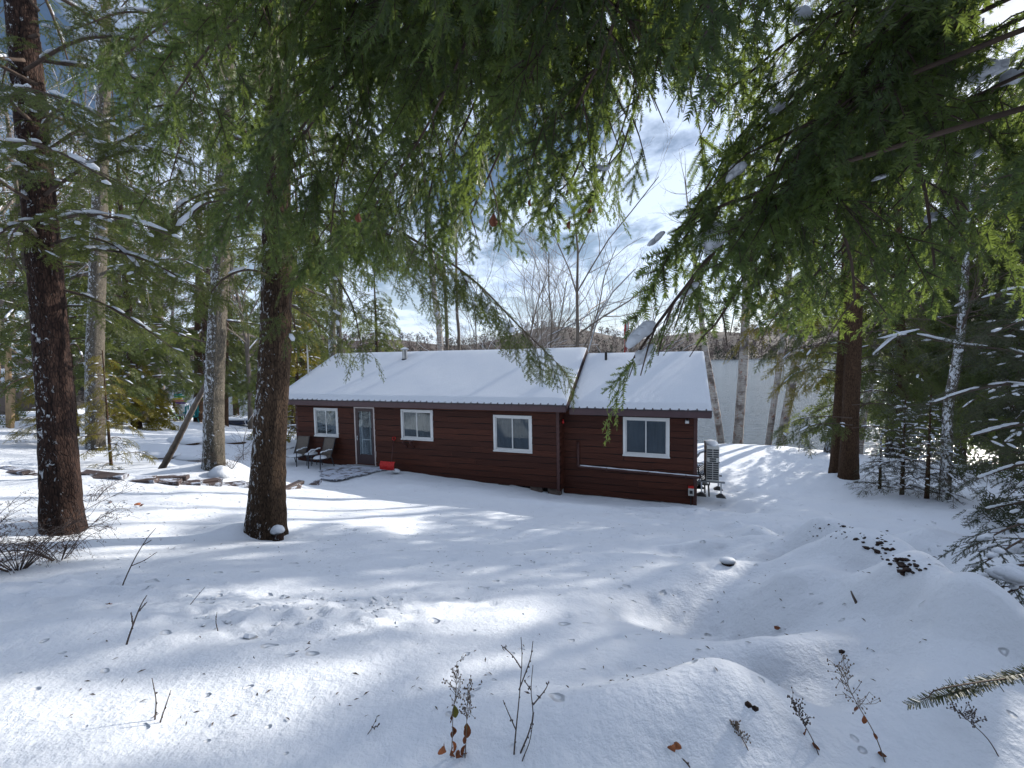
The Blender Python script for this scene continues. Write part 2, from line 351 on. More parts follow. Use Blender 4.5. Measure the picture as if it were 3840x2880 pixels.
xs = np.concatenate([np.linspace(-70, -16, 46)[:-1], np.linspace(-16, -4, 66)[:-1], np.linspace(-4, 4.6, 245)[:-1], np.linspace(4.6, 16, 95)[:-1], np.linspace(16, 70, 34)])
ys = np.concatenate([np.linspace(-28, 0.6, 28)[:-1], np.linspace(0.6, 6.6, 180)[:-1], np.linspace(6.6, 14, 90)[:-1], np.linspace(14, 30, 62)[:-1], np.linspace(30, 70, 30)])
GX, GY = np.meshgrid(xs, ys)
GZ = ground(GX, GY)
# crumbly trampled snow: broken clods thrown about
def band(x, y, pts, w):
    d = np.full(x.shape, 1e9)
    for (ax, ay), (bx, by) in zip(pts[:-1], pts[1:]):
        t = np.clip(((x - ax) * (bx - ax) + (y - ay) * (by - ay)) / ((bx - ax) ** 2 + (by - ay) ** 2), 0, 1)
        d = np.minimum(d, np.hypot(x - ax - t * (bx - ax), y - ay - t * (by - ay)))
    return np.exp(-(d / w) ** 2)
def ground_xy(px, py):
    p = gp(px, py); return (p.x, p.y)
CLODS = band(GX, GY, [ground_xy(60, 590), ground_xy(150, 600), ground_xy(260, 620), ground_xy(390, 610)], 0.55) \
    + 0.9 * band(GX, GY, [ground_xy(90, 492), ground_xy(170, 505), ground_xy(260, 495)], 0.7) \
    + 0.9 * band(GX, GY, [ground_xy(660, 495), ground_xy(720, 520), ground_xy(640, 515)], 0.8)
c1 = vnoise(GX, GY, 7.0, 3); c2 = vnoise(GX, GY, 15.0, 4); c3 = vnoise(GX, GY, 3.0, 5)
GZ += np.clip(CLODS, 0, 1) * (0.075 * np.clip(c1 - 0.45, 0, 1) + 0.075 * np.clip(c2 - 0.55, 0, 1) * 1.3)
near = np.exp(-((GY - 3.5) / 4.5) ** 2)
GZ += near * (0.012 * (c3 - 0.5) + 0.012 * (vnoise(GX, GY, 1.6, 9) - 0.5))
# single pits (fallen clumps, paw prints), real dents in the sheet
pr = np.random.default_rng(21)
for k in range(170):
    Y = pr.uniform(2.0, 8.5); X = pr.uniform(-1.6, 4.0) * (0.35 + Y / 9)
    r = pr.uniform(0.030, 0.05); dpt = r * pr.uniform(.4, .8)
    i0 = np.searchsorted(xs, X - 3 * r); i1 = np.searchsorted(xs, X + 3 * r) + 1; j0 = np.searchsorted(ys, Y - 3 * r); j1 = np.searchsorted(ys, Y + 3 * r) + 1
    a = GX[j0:j1, i0:i1] - X; b = GY[j0:j1, i0:i1] - Y
    GZ[j0:j1, i0:i1] -= dpt * np.exp(-(a / r) ** 2 - (b / (r * pr.uniform(0.9, 1.6))) ** 2)
nx, ny = len(xs), len(ys)
I = np.arange(nx * ny).reshape(ny, nx)
Q = np.stack([I[:-1, :-1], I[:-1, 1:], I[1:, 1:], I[1:, :-1]], -1).reshape(-1, 4)
g_o = mesh_np('snow_ground', np.stack([GX, GY, GZ], -1), quads=Q, mat=M['snow'], smooth=True, kind='structure')
tag(g_o, 'snow covered slope falling from the camera to the cabin and lake')

# ------------------------------------------------------------------ lake
def lake():
    m, nt = new_mat('lake_water')
    p = nt.n('ShaderNodeNewGeometry').outputs['Position']
    a = nt.noise(nt.mapping(p, (0.5, 1.3, 1), rot=(0, 0, 0.5)), 1.4, 4.0, 0.6)
    b = nt.noise(nt.mapping(p, (0.04, 0.10, 1), rot=(0, 0, 0.5)), 1.0, 3.0, 0.5)
    h = nt.math('ADD', nt.math('MULTIPLY', a, 0.5), nt.math('MULTIPLY', b, 0.5))
    out(nt, princ(nt, (0.06, 0.08, 0.10), 0.14, nt.bump(h, 0.9, 0.5), **{'IOR': 1.33, 'Specular IOR Level': 0.6}))
    x0, x1, y0, y1 = -1500, 1500, 10, 1400
    X, Y = np.meshgrid(np.linspace(x0, x1, 40), np.linspace(y0, y1, 30)); n = X.size; I = np.arange(n).reshape(30, 40)
    o = mesh_np('lake', np.stack([X, Y, np.full(X.shape, LAKE_Z)], -1), quads=np.stack([I[:-1, :-1], I[:-1, 1:], I[1:, 1:], I[1:, :-1]], -1).reshape(-1, 4), mat=m, kind='structure')
    tag(o, 'grey blue rippled lake beyond the cabin')
lake()

# ------------------------------------------------------------------ far shore: wooded hills
def far_hill_z(x, y):
    """height of the far shore above the lake"""
    d = np.clip((y - 430 - 30 * np.sin(x / 140.0)) / 260.0, 0, 1)
    prof = 26 + 9 * np.sin(x / 95.0 + 0.6) + 7 * np.sin(x / 41.0) + 0.035 * np.clip(-x, 0, 600) * 0.6 + 14 * np.exp(-((x - 560) / 260.0) ** 2)
    return LAKE_Z - 1.5 + prof * (d * d * (3 - 2 * d)) * 1.25 + 3.0 * np.clip(d * 8, 0, 1)
def hills():
    m = plain('hill_soil', (0.12, 0.10, 0.09), 0.95, 0.4, 0.05)
    X, Y = np.meshgrid(np.linspace(-1400, 1400, 120), np.linspace(395, 1000, 40)); Z = far_hill_z(X, Y)
    I = np.arange(X.size).reshape(X.shape)
    o = mesh_np('hills', np.stack([X, Y, Z], -1), quads=np.stack([I[:-1, :-1], I[:-1, 1:], I[1:, 1:], I[1:, :-1]], -1).reshape(-1, 4), mat=m, smooth=True, kind='structure')
    tag(o, 'low wooded hills along the far shore of the lake')
    # the wood itself: bare hardwoods with conifers along the water, one mass
    r = np.random.default_rng(3)
    m1, nt = new_mat('far_wood')
    t = nt.n('ShaderNodeAttribute', attribute_name='tint').outputs['Fac']
    c = nt.ramp(t, [(0.0, (0.030, 0.042, 0.030)), (0.40, (0.040, 0.052, 0.034)), (0.45, (0.085, 0.064, 0.056)), (1.0, (0.16, 0.122, 0.108))])
    out(nt, princ(nt, c, 0.95, None, **{'Specular IOR Level': 0.1}))
    V = []; T = []; A = []; nv = 0
    N = 3800
    px = r.uniform(-150, 1180, N); py = 430 + 300 * r.random(N) ** 1.7
    for i in range(N):
        y = py[i]; x = (px[i] - 512) / FPX * y; z = float(far_hill_z(np.array(x), np.array(y))) - 0.4
        con = r.random() < (0.55 if y < 475 else 0.16); h = r.uniform(9, 17) if con else r.uniform(10, 17)
        n = 26 if con else 22
        u = r.random(n); a = r.uniform(0, 6.283, n)
        if con:
            hh = 0.08 + 0.92 * u; rad = (1 - hh) * 2.6 + 0.3
        else:
            hh = 0.30 + 0.70 * u; rad = 3.4 * np.sqrt(np.clip(1 - ((hh - 0.62) / 0.45) ** 2, 0.02, 1)) * np.sqrt(r.random(n))
        c = np.stack([x + np.cos(a) * rad, y + np.sin(a) * rad, z + hh * h], 1)
        s = (0.9 if con else 1.05)
        e1 = r.normal(0, s, (n, 3)); e2 = r.normal(0, s * 0.5, (n, 3)); e1[:, 2] += (-0.6 if con else 0.9)
        v = np.stack([c - e1, c + e1, c + e2], 1).reshape(-1, 3)
        V.append(v); T.append(np.arange(n * 3).reshape(-1, 3) + nv); A.append(np.full(n * 3, r.uniform(0, 0.4) if con else r.uniform(0.5, 1))); nv += n * 3
        tr = np.array([[x - .22, y, z - 1], [x + .22, y, z - 1], [x, y, z + h * .8]]); V.append(tr); T.append(np.array([[0, 1, 2]]) + nv); A.append(np.full(3, 0.6)); nv += 3
    o = mesh_np('far_forest', np.concatenate(V), np.concatenate(T), mat=m1, attr=np.concatenate(A), kind='stuff')
    tag(o, 'bare brown hardwoods and dark conifers covering the far shore', 'forest')
hills()
# ------------------------------------------------------------------ cabin
def siding_mat():
    m, nt = new_mat('stained_siding')
    tcn = nt.n('ShaderNodeTexCoord').outputs['Object']; rnd = nt.n('ShaderNodeObjectInfo').outputs['Random']
    oc = nt.n('ShaderNodeVectorMath', {0: tcn, 1: nt.n('ShaderNodeCombineXYZ', {0: nt.math('MULTIPLY', rnd, 17.0), 1: 0.0, 2: nt.math('MULTIPLY', rnd, 9.0)}).outputs[0]}, operation='ADD').outputs[0]
    gr = nt.noise(nt.mapping(oc, (1.2, 8, 16)), 2.0, 7.0, 0.65, 0.7)
    kn = nt.ramp(nt.n('ShaderNodeTexVoronoi', {'Vector': nt.mapping(oc, (1.4, 0.1, 5)), 'Scale': 1.0}).outputs['Distance'], [(0.0, 1.0), (0.06, 0.7), (0.10, 0.0)])
    c = nt.mix(nt.ramp(gr, [(0.25, 0.0), (0.8, 1.0)]), (0.050, 0.0135, 0.0075), (0.130, 0.037, 0.019))
    c = nt.mix(nt.math('MULTIPLY', rnd, 0.75), c, (0.042, 0.0115, 0.007))
    c = nt.mix(nt.math('MULTIPLY', kn, 0.7), c, (0.03, 0.012, 0.01))
    out(nt, princ(nt, c, 0.62, nt.bump(gr, 0.35, 0.012), **{'Specular IOR Level': 0.3})); return m
M['siding'] = siding_mat()
M['trim_brown'] = plain('brown_trim', (0.085, 0.034, 0.030), 0.55, 0.15, 5)
M['fascia'] = plain('brown_fascia', (0.085, 0.046, 0.052), 0.45, 0.12, 3)
M['roof_metal'] = plain('roof_metal', (0.05, 0.035, 0.04), 0.4, 0.1, 3, metal=0.3)
M['white'] = plain('white_vinyl', (0.80, 0.80, 0.80), 0.45, 0.04, 4)
M['offwhite'] = plain('pale_door_trim', (0.62, 0.54, 0.52), 0.5, 0.08, 4)
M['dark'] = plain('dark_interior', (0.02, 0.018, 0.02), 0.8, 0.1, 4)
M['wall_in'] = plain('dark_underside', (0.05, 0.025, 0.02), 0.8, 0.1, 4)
M['door'] = plain('dark_brown_door', (0.055, 0.03, 0.032), 0.4, 0.1, 4)
M['curtain'] = plain('grey_curtain', (0.085, 0.105, 0.14), 0.9, 0.2, 2.5, bump=.02)
M['block'] = plain('concrete_block', (0.17, 0.13, 0.11), 0.9, 0.3, 8)
M['steel'] = plain('galvanised_steel', (0.55, 0.56, 0.58), 0.3, 0.15, 6, metal=0.9)
M['black'] = plain('black_plastic', (0.02, 0.02, 0.022), 0.45, 0.1, 6)
M['grey'] = plain('grey_metal', (0.32, 0.33, 0.35), 0.45, 0.1, 6)
M['slat'] = plain('dark_slat', (0.06, 0.06, 0.065), 0.5, 0.1, 6)
M['pump'] = plain('beige_casing', (0.70, 0.69, 0.66), 0.45, 0.06, 4)
M['red'] = plain('red_plastic', (0.58, 0.012, 0.010), 0.5, 0.1, 6)
M['lumber'] = plain('yellow_lumber', (0.44, 0.30, 0.17), 0.75, 0.25, 4, stretch=(4, 4, 1))
M['weathered'] = plain('weathered_board', (0.20, 0.155, 0.13), 0.8, 0.35, 5, stretch=(1, 8, 8))
def glass_mat():
    m, nt = new_mat('window_glass')
    fr = nt.n('ShaderNodeFresnel', {'IOR': 1.55}).outputs[0]
    tr = nt.n('ShaderNodeBsdfTransparent', {'Color': (0.80, 0.86, 0.88)}).outputs[0]
    gl = nt.n('ShaderNodeBsdfGlossy', {'Color': (0.9, 0.95, 1.0), 'Roughness': 0.02}).outputs[0]
    out(nt, nt.n('ShaderNodeMixShader', {0: nt.math('ADD', nt.math('MULTIPLY', fr, 0.8), 0.0, clamp=True), 1: tr, 2: gl}).outputs[0]); return m
M['glass'] = glass_mat()
M['glass_dark'] = glass_mat(); M['glass_dark'].name = 'door_glass'
for n_ in M['glass_dark'].node_tree.nodes:
    if n_.type == 'MATH' and n_.operation == 'MULTIPLY': n_.inputs[1].default_value = 0.25

CZ = -4.2
cabin = empty('cabin', (0, DIST, CZ), -TH, 'long low red brown wood sided cabin with snow covered roof', 'cabin')
class CG(Geo):
    """geometry given in cabin coordinates with absolute heights"""
    def build(s, name, mat=None, parent=None, **k):
        s.v = [np.asarray(v) - np.array([0, 0, CZ]) for v in s.v]
        return Geo.build(s, name, mat, parent or cabin, **k)
def wp(px, py, d):
    """pixel to cabin (s, z) on the plane at depth d"""
    r = raydir(px, py); n = Vector((NX[0], NX[1], 0)); t = (d + n.dot(Vector((0, DIST, 0)))) / n.dot(r); p = r * t
    q = p - Vector((0, DIST, 0)); return q.x * UX[0] + q.y * UX[1], p.z
SL, SM, SR, RD, ROOFW = -8.975, 1.522, 5.463, 0.5, 2.93
OPEN_MAIN = [(-8.067, -6.9325, -2.89, -1.80), (-6.183, -5.29, -3.8575, -1.7276), (-4.165, -2.888, -2.827, -1.7655), (-0.6534, 0.6546, -3.039, -1.857)]
OPEN_RIGHT = [(3.393, 4.721, -3.049, -1.868)]
prng = random.Random(5)
def planks(parent, s0, s1, z0, z1, d, openings, course=0.196, axis='s'):
    n = int(round((z1 - z0) / course)); course = (z1 - z0) / n
    for i in range(n):
        a, b = z0 + i * course, z0 + (i + 1) * course
        cuts = [s0]; x = s0 + prng.uniform(1.2, 3.6)
        while x < s1 - 0.6: cuts.append(x); x += prng.uniform(2.2, 4.2)
        cuts.append(s1)
        ins = [0.03]
        edges = sorted(set(cuts + [e for o in openings for e in (o[0] + .03, o[1] - .03) if s0 < e < s1 and o[2] < b and o[3] > a]))
        for e0, e1 in zip(edges[:-1], edges[1:]):
            mid = (e0 + e1) / 2; spans = [(a, b)]
            for o in openings:
                if o[0] < mid < o[1]:
                    spans = [sp for (lo, hi) in spans for sp in ((lo, min(hi, o[2] + .03)), (max(lo, o[3] - .03), hi)) if sp[1] - sp[0] > 0.01]
            for lo, hi in spans:
                if e1 - e0 < 0.03: continue
                k = max(2, int((e1 - e0) / 0.22) + 1); X = np.linspace(e0 + 0.002, e1 - 0.002, k)
                wob = np.array([0.010 * math.sin(x * 3.1 + i * 2.3) + 0.008 * math.sin(x * 7.7 + i) for x in X]) if abs(lo - a) < 1e-6 else np.zeros(k)
                # cross-section: thick butt, thin top; gap onto dark shell imitates the lap shadow
                lowz = lo + wob * .6; tone = prng.uniform(-.004, .004)
                f = np.stack([X, np.full(k, d - 0.044 + tone), lowz], 1); t = np.stack([X, np.full(k, d - 0.034 + tone), np.full(k, hi) - (0.016 if abs(hi - b) < 1e-6 else 0) + wob * .6], 1); bk = np.stack([X, np.full(k, d - 0.004), lowz], 1)
                if axis == 'd':                                    # boards of the return wall run along d
                    f, t, bk = [np.stack([d + (q[:, 1] - d) * -1, q[:, 0], q[:, 2]], 1) for q in (f, t, bk)]
                V = np.concatenate([f, t, bk]); j = np.arange(k - 1)
                Qd = np.concatenate([np.stack([j, j + 1, k + j + 1, k + j], 1), np.stack([2 * k + j, 2 * k + j + 1, j + 1, j], 1), np.stack([k + j, k + j + 1, 2 * k + j + 1, 2 * k + j], 1)])
                Tr = [(0, k, 2 * k), (k - 1, 3 * k - 1, 2 * k - 1)]
                gm = CG(); gm.add(V, Tr, Qd); gm.build('plank', M['siding'], parent)
# main wall: solid shell behind the boards, in slabs round the openings
def shell(name, s0, s1, z0, z1, d, openings, thick=0.10):
    g = CG(); xs_ = sorted({s0, s1} | {e for o in openings for e in (o[0] + .04, o[1] - .04)})
    for a, b in zip(xs_[:-1], xs_[1:]):
        mid = (a + b) / 2; o = [q for q in openings if q[0] < mid < q[1]]
        if not o: g.box(a, b, d, d + thick, z0, z1)
        else:
            g.box(a, b, d, d + thick, z0, o[0][2] + .04); g.box(a, b, d, d + thick, o[0][3] - .04, z1)
    return g.build(name, M['dark'])
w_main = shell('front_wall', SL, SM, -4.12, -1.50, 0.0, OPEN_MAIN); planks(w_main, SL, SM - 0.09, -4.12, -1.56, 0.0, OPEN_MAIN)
w_right = shell('wing_wall', SM, SR, -4.38, -1.55, RD, OPEN_RIGHT); planks(w_right, SM + 0.03, SR - 0.09, -4.38, -1.66, RD, OPEN_RIGHT)
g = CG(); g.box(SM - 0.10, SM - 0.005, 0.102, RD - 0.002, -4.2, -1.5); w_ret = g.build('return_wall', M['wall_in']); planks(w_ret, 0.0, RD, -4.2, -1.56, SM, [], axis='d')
g = CG()
for (s0, s1, d0, d1) in ((SL, SL + .1, 0.102, 5.9), (SL + .102, SR - .1, 5.8, 5.9), (SR - .1, SR, RD + .102, 5.9)):
    g.box(s0, s1, d0, d1, -4.3, -1.62)
for sx, dd, ze, zr in ((SL + .05, 0.0, -1.60, 0.10), (SR - .05, 0.5, -1.60, -0.15)):
    g.add([(sx, dd + .1, -1.618), (sx, 5.79, -1.618), (sx, ROOFW, zr)], t=[(0, 1, 2), (0, 2, 1)])
g.build('rear_wall', M['siding'])
g = CG(); g.box(SL + .12, SR - .12, 0.65, 5.78, -4.0, -3.9); g.build('floor_slab', M['dark'])
for s0, d0, zb, zt in ((SM - 0.085, -0.038, -4.18, -1.60), (SL - 0.02, -0.038, -4.1, -1.60), (SR - 0.085, RD - 0.038, -4.40, -1.70)):
    g = CG(); g.box(s0, s0 + 0.095, d0, d0 + 0.036, zb, zt); bevel(g.build('corner_board', M['trim_brown']), .004)
# foundation: blocks under the front wall with dark gaps
for s0, wd in ((0.55, 0.38), (-0.55, 0.36), (1.12, 0.40), (-2.6, 0.4), (-4.4, 0.4), (SR - .3, .28)):
    dd = 0.02 if s0 < SM - .1 else RD + .02
    g = CG(); g.box(s0, s0 + wd, dd, dd + 0.2, -4.75, -4.13 if s0 < SM else -4.39); bevel(g.build('foundation_block', M['block']), .008)
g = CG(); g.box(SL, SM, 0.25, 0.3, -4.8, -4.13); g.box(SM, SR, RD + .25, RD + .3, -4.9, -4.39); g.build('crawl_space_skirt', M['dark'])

def roof(s0, s1, de, ze, dr, zr, label, ribs0):
    """ribbed metal roof: front and rear slopes, fascia, snow on top"""
    sl = (zr - ze) / (dr - de); th = 0.02
    g = CG()
    for sgn in (0, 1):
        D = lambda d: d if sgn == 0 else 2 * dr - d
        a = [(s0, D(de), ze), (s1, D(de), ze), (s1, D(dr), zr), (s0, D(dr), zr)]
        b = [(x, y, z - th) for x, y, z in a]
        qd = [(0, 1, 2, 3), (7, 6, 5, 4), (0, 4, 5, 1), (1, 5, 6, 2), (3, 7, 4, 0)]
        g.add(a + b, q=qd if sgn == 0 else [q[::-1] for q in qd])
    s = ribs0
    while s < s1 - 0.02:                                     # standing ribs
        w_, h_ = 0.024, 0.016
        v = [(s - w_, de - .02, ze), (s + w_, de - .02, ze), (s + w_ * .5, de - .02, ze + h_), (s - w_ * .5, de - .02, ze + h_),
             (s - w_, dr, zr), (s + w_, dr, zr), (s + w_ * .5, dr, zr + h_), (s - w_ * .5, dr, zr + h_)]
        g.add(v, q=[(0, 1, 2, 3), (1, 5, 6, 2), (2, 6, 7, 3), (3, 7, 4, 0)]); s += 0.23
    ro = g.build('roof', M['roof_metal']); ro['label'] = label
    g = CG(); g.box(s0 + .02, s1 - .02, de + .01, de + .035, ze - .19, ze - .022)
    g.box(s0 + .02, s1 - .02, 2 * dr - de - .035, 2 * dr - de - .01, ze - .19, ze - .022); g.build('fascia', M['fascia'], ro)
    for s_, in ((s0 + .002,), (s1 - .022,)):
        g = CG()
        for sgn in (0, 1):
            D = lambda d: d if sgn == 0 else 2 * dr - d
            v = [(s_ + e, D(de + .04), ze - .022 - k + .04 * sl) for e in (0, .018) for k in (0, .16)] + [(s_ + e, D(dr), zr - .022 - k) for e in (0, .018) for k in (0, .16)]
            g.add(v, q=[(0, 1, 5, 4), (2, 6, 7, 3), (0, 4, 6, 2), (1, 3, 7, 5), (0, 2, 3, 1)])
        g.build('barge_board', M['fascia'], ro)
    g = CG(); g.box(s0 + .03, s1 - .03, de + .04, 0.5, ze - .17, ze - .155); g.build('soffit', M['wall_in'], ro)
    # snow blanket
    ns, nd = 90, 26
    S_, T_ = np.meshgrid(np.linspace(0, 1, ns), np.linspace(0, 1, nd))
    for sgn in (0, 1):
        ss = s0 + 0.01 + S_ * (s1 - s0 - .02); d0_ = .030 + .012 * np.sin(ss * 2.1) * np.sin(ss * .83 + 1) + .010 * np.sin(ss * 6.7 + 2) * np.sin(ss * 3.9) + .006 * np.sin(ss * 19); dd = de + d0_ + T_ * (dr - de - d0_)
        edge = np.minimum(np.minimum(ss - s0, s1 - ss) / 0.06, (dd - de - d0_) / 0.10); edge = np.clip(edge, 0, 1)
        tk = 0.012 + 0.060 * np.sqrt(1 - (1 - edge) ** 2) + 0.005 * np.sin(ss * 1.1 + dd) * np.sin(dd * 1.7 + ss * .3) * edge + 0.0015 * np.sin(ss * 5.3 - dd * 2) * np.sin(dd * 6.1) * edge + 0.007 * np.sin(ss * 27.3) * np.exp(-(dd - de) / .25) * edge
        zz_ = ze + (dd - de) * sl + tk - 0.02 * np.exp(-((dr - dd) / 0.12) ** 2)
        yy = dd if sgn == 0 else 2 * dr - dd
        top = np.stack([ss, yy, zz_], -1).reshape(-1, 3); n = len(top); I = np.arange(n).reshape(nd, ns)
        Qs = np.stack([I[:-1, :-1], I[:-1, 1:], I[1:, 1:], I[1:, :-1]], -1).reshape(-1, 4)
        g = CG(); g.add(top, q=Qs if sgn == 0 else Qs[:, ::-1])
        ring = np.concatenate([I[0, :], I[1:, -1], I[-1, -2::-1], I[-2:0:-1, 0]]); low = top[ring].copy(); low[:, 2] = ze + (np.where(sgn == 0, low[:, 1], 2 * dr - low[:, 1]) - de) * sl + .003
        V = np.concatenate([top[ring], low]); m_ = len(ring); k = np.arange(m_); k2 = (k + 1) % m_
        g.add(V, q=np.stack([k, m_ + k, m_ + k2, k2], 1) if sgn == 0 else np.stack([k2, m_ + k2, m_ + k, k], 1))
        sn = g.build('roof_snow', M['snow_cap'], ro, smooth=True)
    return ro
r_main = roof(-9.575, 1.873, -0.544, -1.462, ROOFW, 0.252, 'main roof slope under smooth shaded snow', -9.5)
r_right = roof(1.885, 5.7917, -0.258, -1.56, 2.884, 0.03, 'lower wing roof under smooth shaded snow', 1.97)
# step between the two roofs: brown flashing
g = CG()
for sgn in (0, 1):
    D = lambda d: d if sgn == 0 else 2 * ROOFW - d
    v = [(1.8755, D(-.54), -1.62), (1.8755, D(-.54), -1.465), (1.8755, D(ROOFW), .25), (1.8755, D(ROOFW), -.05)]
    g.add(v, q=[(0, 1, 2, 3), (3, 2, 1, 0)])
g.build('step_flashing', M['fascia'], r_main)

def window(o, d, name='window', split=0.5, sill=True, inner=None, casing=0.075):
    s0, s1, z0, z1 = o
    root = bpy.data.objects.new(name, None); link(root, cabin)
    g = CG()
    for a in ((s0, s1, z1 - casing, z1), (s0, s1, z0, z0 + casing), (s0, s0 + casing, z0 + casing, z1 - casing), (s1 - casing, s1, z0 + casing, z1 - casing)):
        g.box(a[0], a[1], d - 0.062, d + 0.02, a[2], a[3])
    root_f = bevel(g.build('frame', M['white'], root), .006)
    if sill:
        g = CG(); g.box(s0 - .015, s1 + .015, d - 0.085, d - 0.064, z0 - .012, z0 + .03); bevel(g.build('sill', M['white'], root), .004)
    i0, i1, b0, b1 = s0 + casing, s1 - casing, z0 + casing, z1 - casing; mid = i0 + (i1 - i0) * split
    for k, (a, b, dep) in enumerate(((i0, mid + .018, d - .012), (mid - .018, i1, d - .034))):
        t = 0.032; g = CG()
        for q in ((a, b, b1 - t, b1), (a, b, b0, b0 + t), (a, a + t, b0 + t, b1 - t), (b - t, b, b0 + t, b1 - t)):
            g.box(q[0], q[1], dep - .012 + .001 * k, dep + .010, q[2], q[3])
        g.build('sash', M['white'], root)
        g = CG(); g.box(a + t, b - t, dep - .003, dep + .003, b0 + t, b1 - t); g.build('pane', M['glass'], root)
    if inner:
        n = 50; X = np.linspace(i0 - .05, i1 + .05, n); Yc = d + 0.03 + 0.005 * np.sin(X * 38) + .003 * np.sin(X * 91)
        V = np.concatenate([np.stack([X, Yc, np.full(n, b0 - .05)], 1), np.stack([X, Yc, np.full(n, b1 + .05)], 1)]); j = np.arange(n - 1)
        g = CG(); g.add(V, q=np.stack([j, j + 1, n + j + 1, n + j], 1)); c = g.build('curtain', inner, root)  # also carries the added dark sheet of one window
    return root
M['dark_sheet'] = plain('window_dark_sheet', (0.045, 0.055, 0.07), 0.8, 0.35, 3.0, bump=.02)  # dark sheet added behind the glass to hide the lit interior
M['curtain_pale'] = plain('pale_curtain', (0.14, 0.18, 0.20), 0.9, 0.4, 2.0, bump=.02)
w1 = window(OPEN_MAIN[0], 0.0, inner=M['curtain_pale']); w2 = window(OPEN_MAIN[2], 0.0, inner=M['dark_sheet']); w3 = window(OPEN_MAIN[3], 0.0, inner=M['curtain']); w4 = window(OPEN_RIGHT[0], RD, inner=M['curtain'])
w1['label'] = 'white sliding window above the patio chairs'; w2['label'] = 'white sliding window right of the door'; w3['label'] = 'white sliding window near the wing corner'; w4['label'] = 'large white window of the wing'
# door
s0, s1, z0, z1 = OPEN_MAIN[1]
dr_ = bpy.data.objects.new('door', None); link(dr_, cabin); dr_['label'] = 'dark brown storm door with tall glass and pale trim'
g = CG(); t = .045
for a in ((s0, s1, z1 - t, z1), (s0, s0 + t, z0, z1 - t), (s1 - t, s1, z0, z1 - t)): g.box(a[0], a[1], -.055, .02, a[2], a[3])
bevel(g.build('frame', M['offwhite'], dr_), .004)
g = CG(); a0, a1, b0, b1 = s0 + t, s1 - t, z0, z1 - t
for q in ((a0, a0 + .12, b0, b1), (a1 - .12, a1, b0, b1), (a0 + .12, a1 - .12, b1 - .12, b1), (a0 + .12, a1 - .12, b0, b0 + .38)): g.box(q[0], q[1], -.03, .005, q[2], q[3])
bevel(g.build('leaf', M['door'], dr_), .004)
g = CG(); g.box(a0 + .12, a1 - .12, -.018, -.012, b0 + .38, b1 - .12); g.build('pane', M['glass_dark'], dr_)
g = CG(); g.box(a0 + .20, a0 + .23, .03, .05, b0 + .38, b1 - .12); g.box(a1 - .23, a1 - .20, .03, .05, b0 + .38, b1 - .12); g.box(a0 + .23, a1 - .23, .03, .05, b0 + .9, b0 + .94); g.build('inner_door_frame', M['offwhite'], dr_)
g = CG(); g.box(a0 + .04, a0 + .075, -.05, -.032, z0 + .90, z0 + 1.06); g.tube([(a0 + .06, -.07, z0 + .93), (a0 + .06, -.07, z0 + 1.03)], .009, 8); g.build('handle', M['steel'], dr_)
g = CG(); g.box(s0 - .05, s1 + .05, -.16, -.04, z0 - .06, z0 - .005); g.build('threshold', M['grey'], dr_)
g = CG(); g.box(a0 + .1, a1 - .1, .062, .07, b0, b1); g.build('dark_panel', M['dark'], dr_)  # panel added to keep the space behind the glass dark
# flue, vent, mast, drain line, lamp, meter box, brackets, red bell
def roofhit(px, py, de, ze, dr, zr):
    r = raydir(px, py); sl = (zr - ze) / (dr - de); n = Vector((NX[0] * sl, NX[1] * sl, -1)); p0 = H(0, de, ze)
    p = r * (n.dot(p0) / n.dot(r)); q = p - Vector((0, DIST, 0)); return q.x * UX[0] + q.y * UX[1], q.x * NX[0] + q.y * NX[1], p.z
a = roofhit(405, 360, -0.544, -1.45, ROOFW, 0.26)
g = CG(); g.tube([(a[0], a[1], a[2] - .15), (a[0], a[1], a[2] + .42)], .10, 20); ch = g.build('flue_pipe', M['steel'], cabin, smooth=False); bevel(ch, .004)
g = CG(); g.tube([(a[0], a[1], a[2] - .05), (a[0], a[1], a[2] + .05)], [.17, .125], 20); g.build('flue_collar', M['black'], ch)
g = CG(); g.tube([(a[0], a[1], a[2] + .42), (a[0], a[1], a[2] + .46), (a[0], a[1], a[2] + .52)], [.15, .17, .03], 20); g.build('flue_cap', M['steel'], ch)
a = roofhit(606, 361.5, -0.258, -1.55, 2.884, 0.04)
g = CG(); g.tube([(a[0], a[1], a[2] - .1), (a[0], a[1], a[2] + .33)], .045, 14); g.build('vent_pipe', M['black'], cabin)
g = CG(); p = (-9.35, 1.05); g.tube([(p[0], p[1], -1.2), (p[0] + .0, p[1], 1.0)], .03, 10); g.build('mast_pipe', M['steel'], cabin)
pa = wp(578.5, 466.5, RD - .08); pb = wp(699, 477.5, RD - .08)
g = CG(); g.tube([(pa[0] - .01, RD - .085, pa[1] + .78), (pa[0] - .01, RD - .085, pa[1] + .03), (pa[0] + .02, RD - .085, pa[1]), (pb[0] + .03, RD - .085, pb[1])], .042, 12, True)
dp = g.build('drain_pipe', M['trim_brown'], cabin, smooth=True)
X = np.linspace(pa[0] + .05, pb[0], 40); Zl = np.interp(X, [pa[0], pb[0]], [pa[1], pb[1]])
g = CG(); g.tube(np.stack([X, np.full(40, RD - .085), Zl + .036], 1), .024 + .004 * np.sin(X * 9), 8); g.build('snow_strip', M['snow_cap'], dp, smooth=True)
for k in (0.25, 0.6, 0.9):
    s_ = pa[0] + (pb[0] - pa[0]) * k; z_ = pa[1] + (pb[1] - pa[1]) * k; g = CG(); g.box(s_ - .012, s_ + .012, RD - .135, RD - .036, z_ - .05, z_ + .05); g.build('pipe_clip', M['trim_brown'], dp)
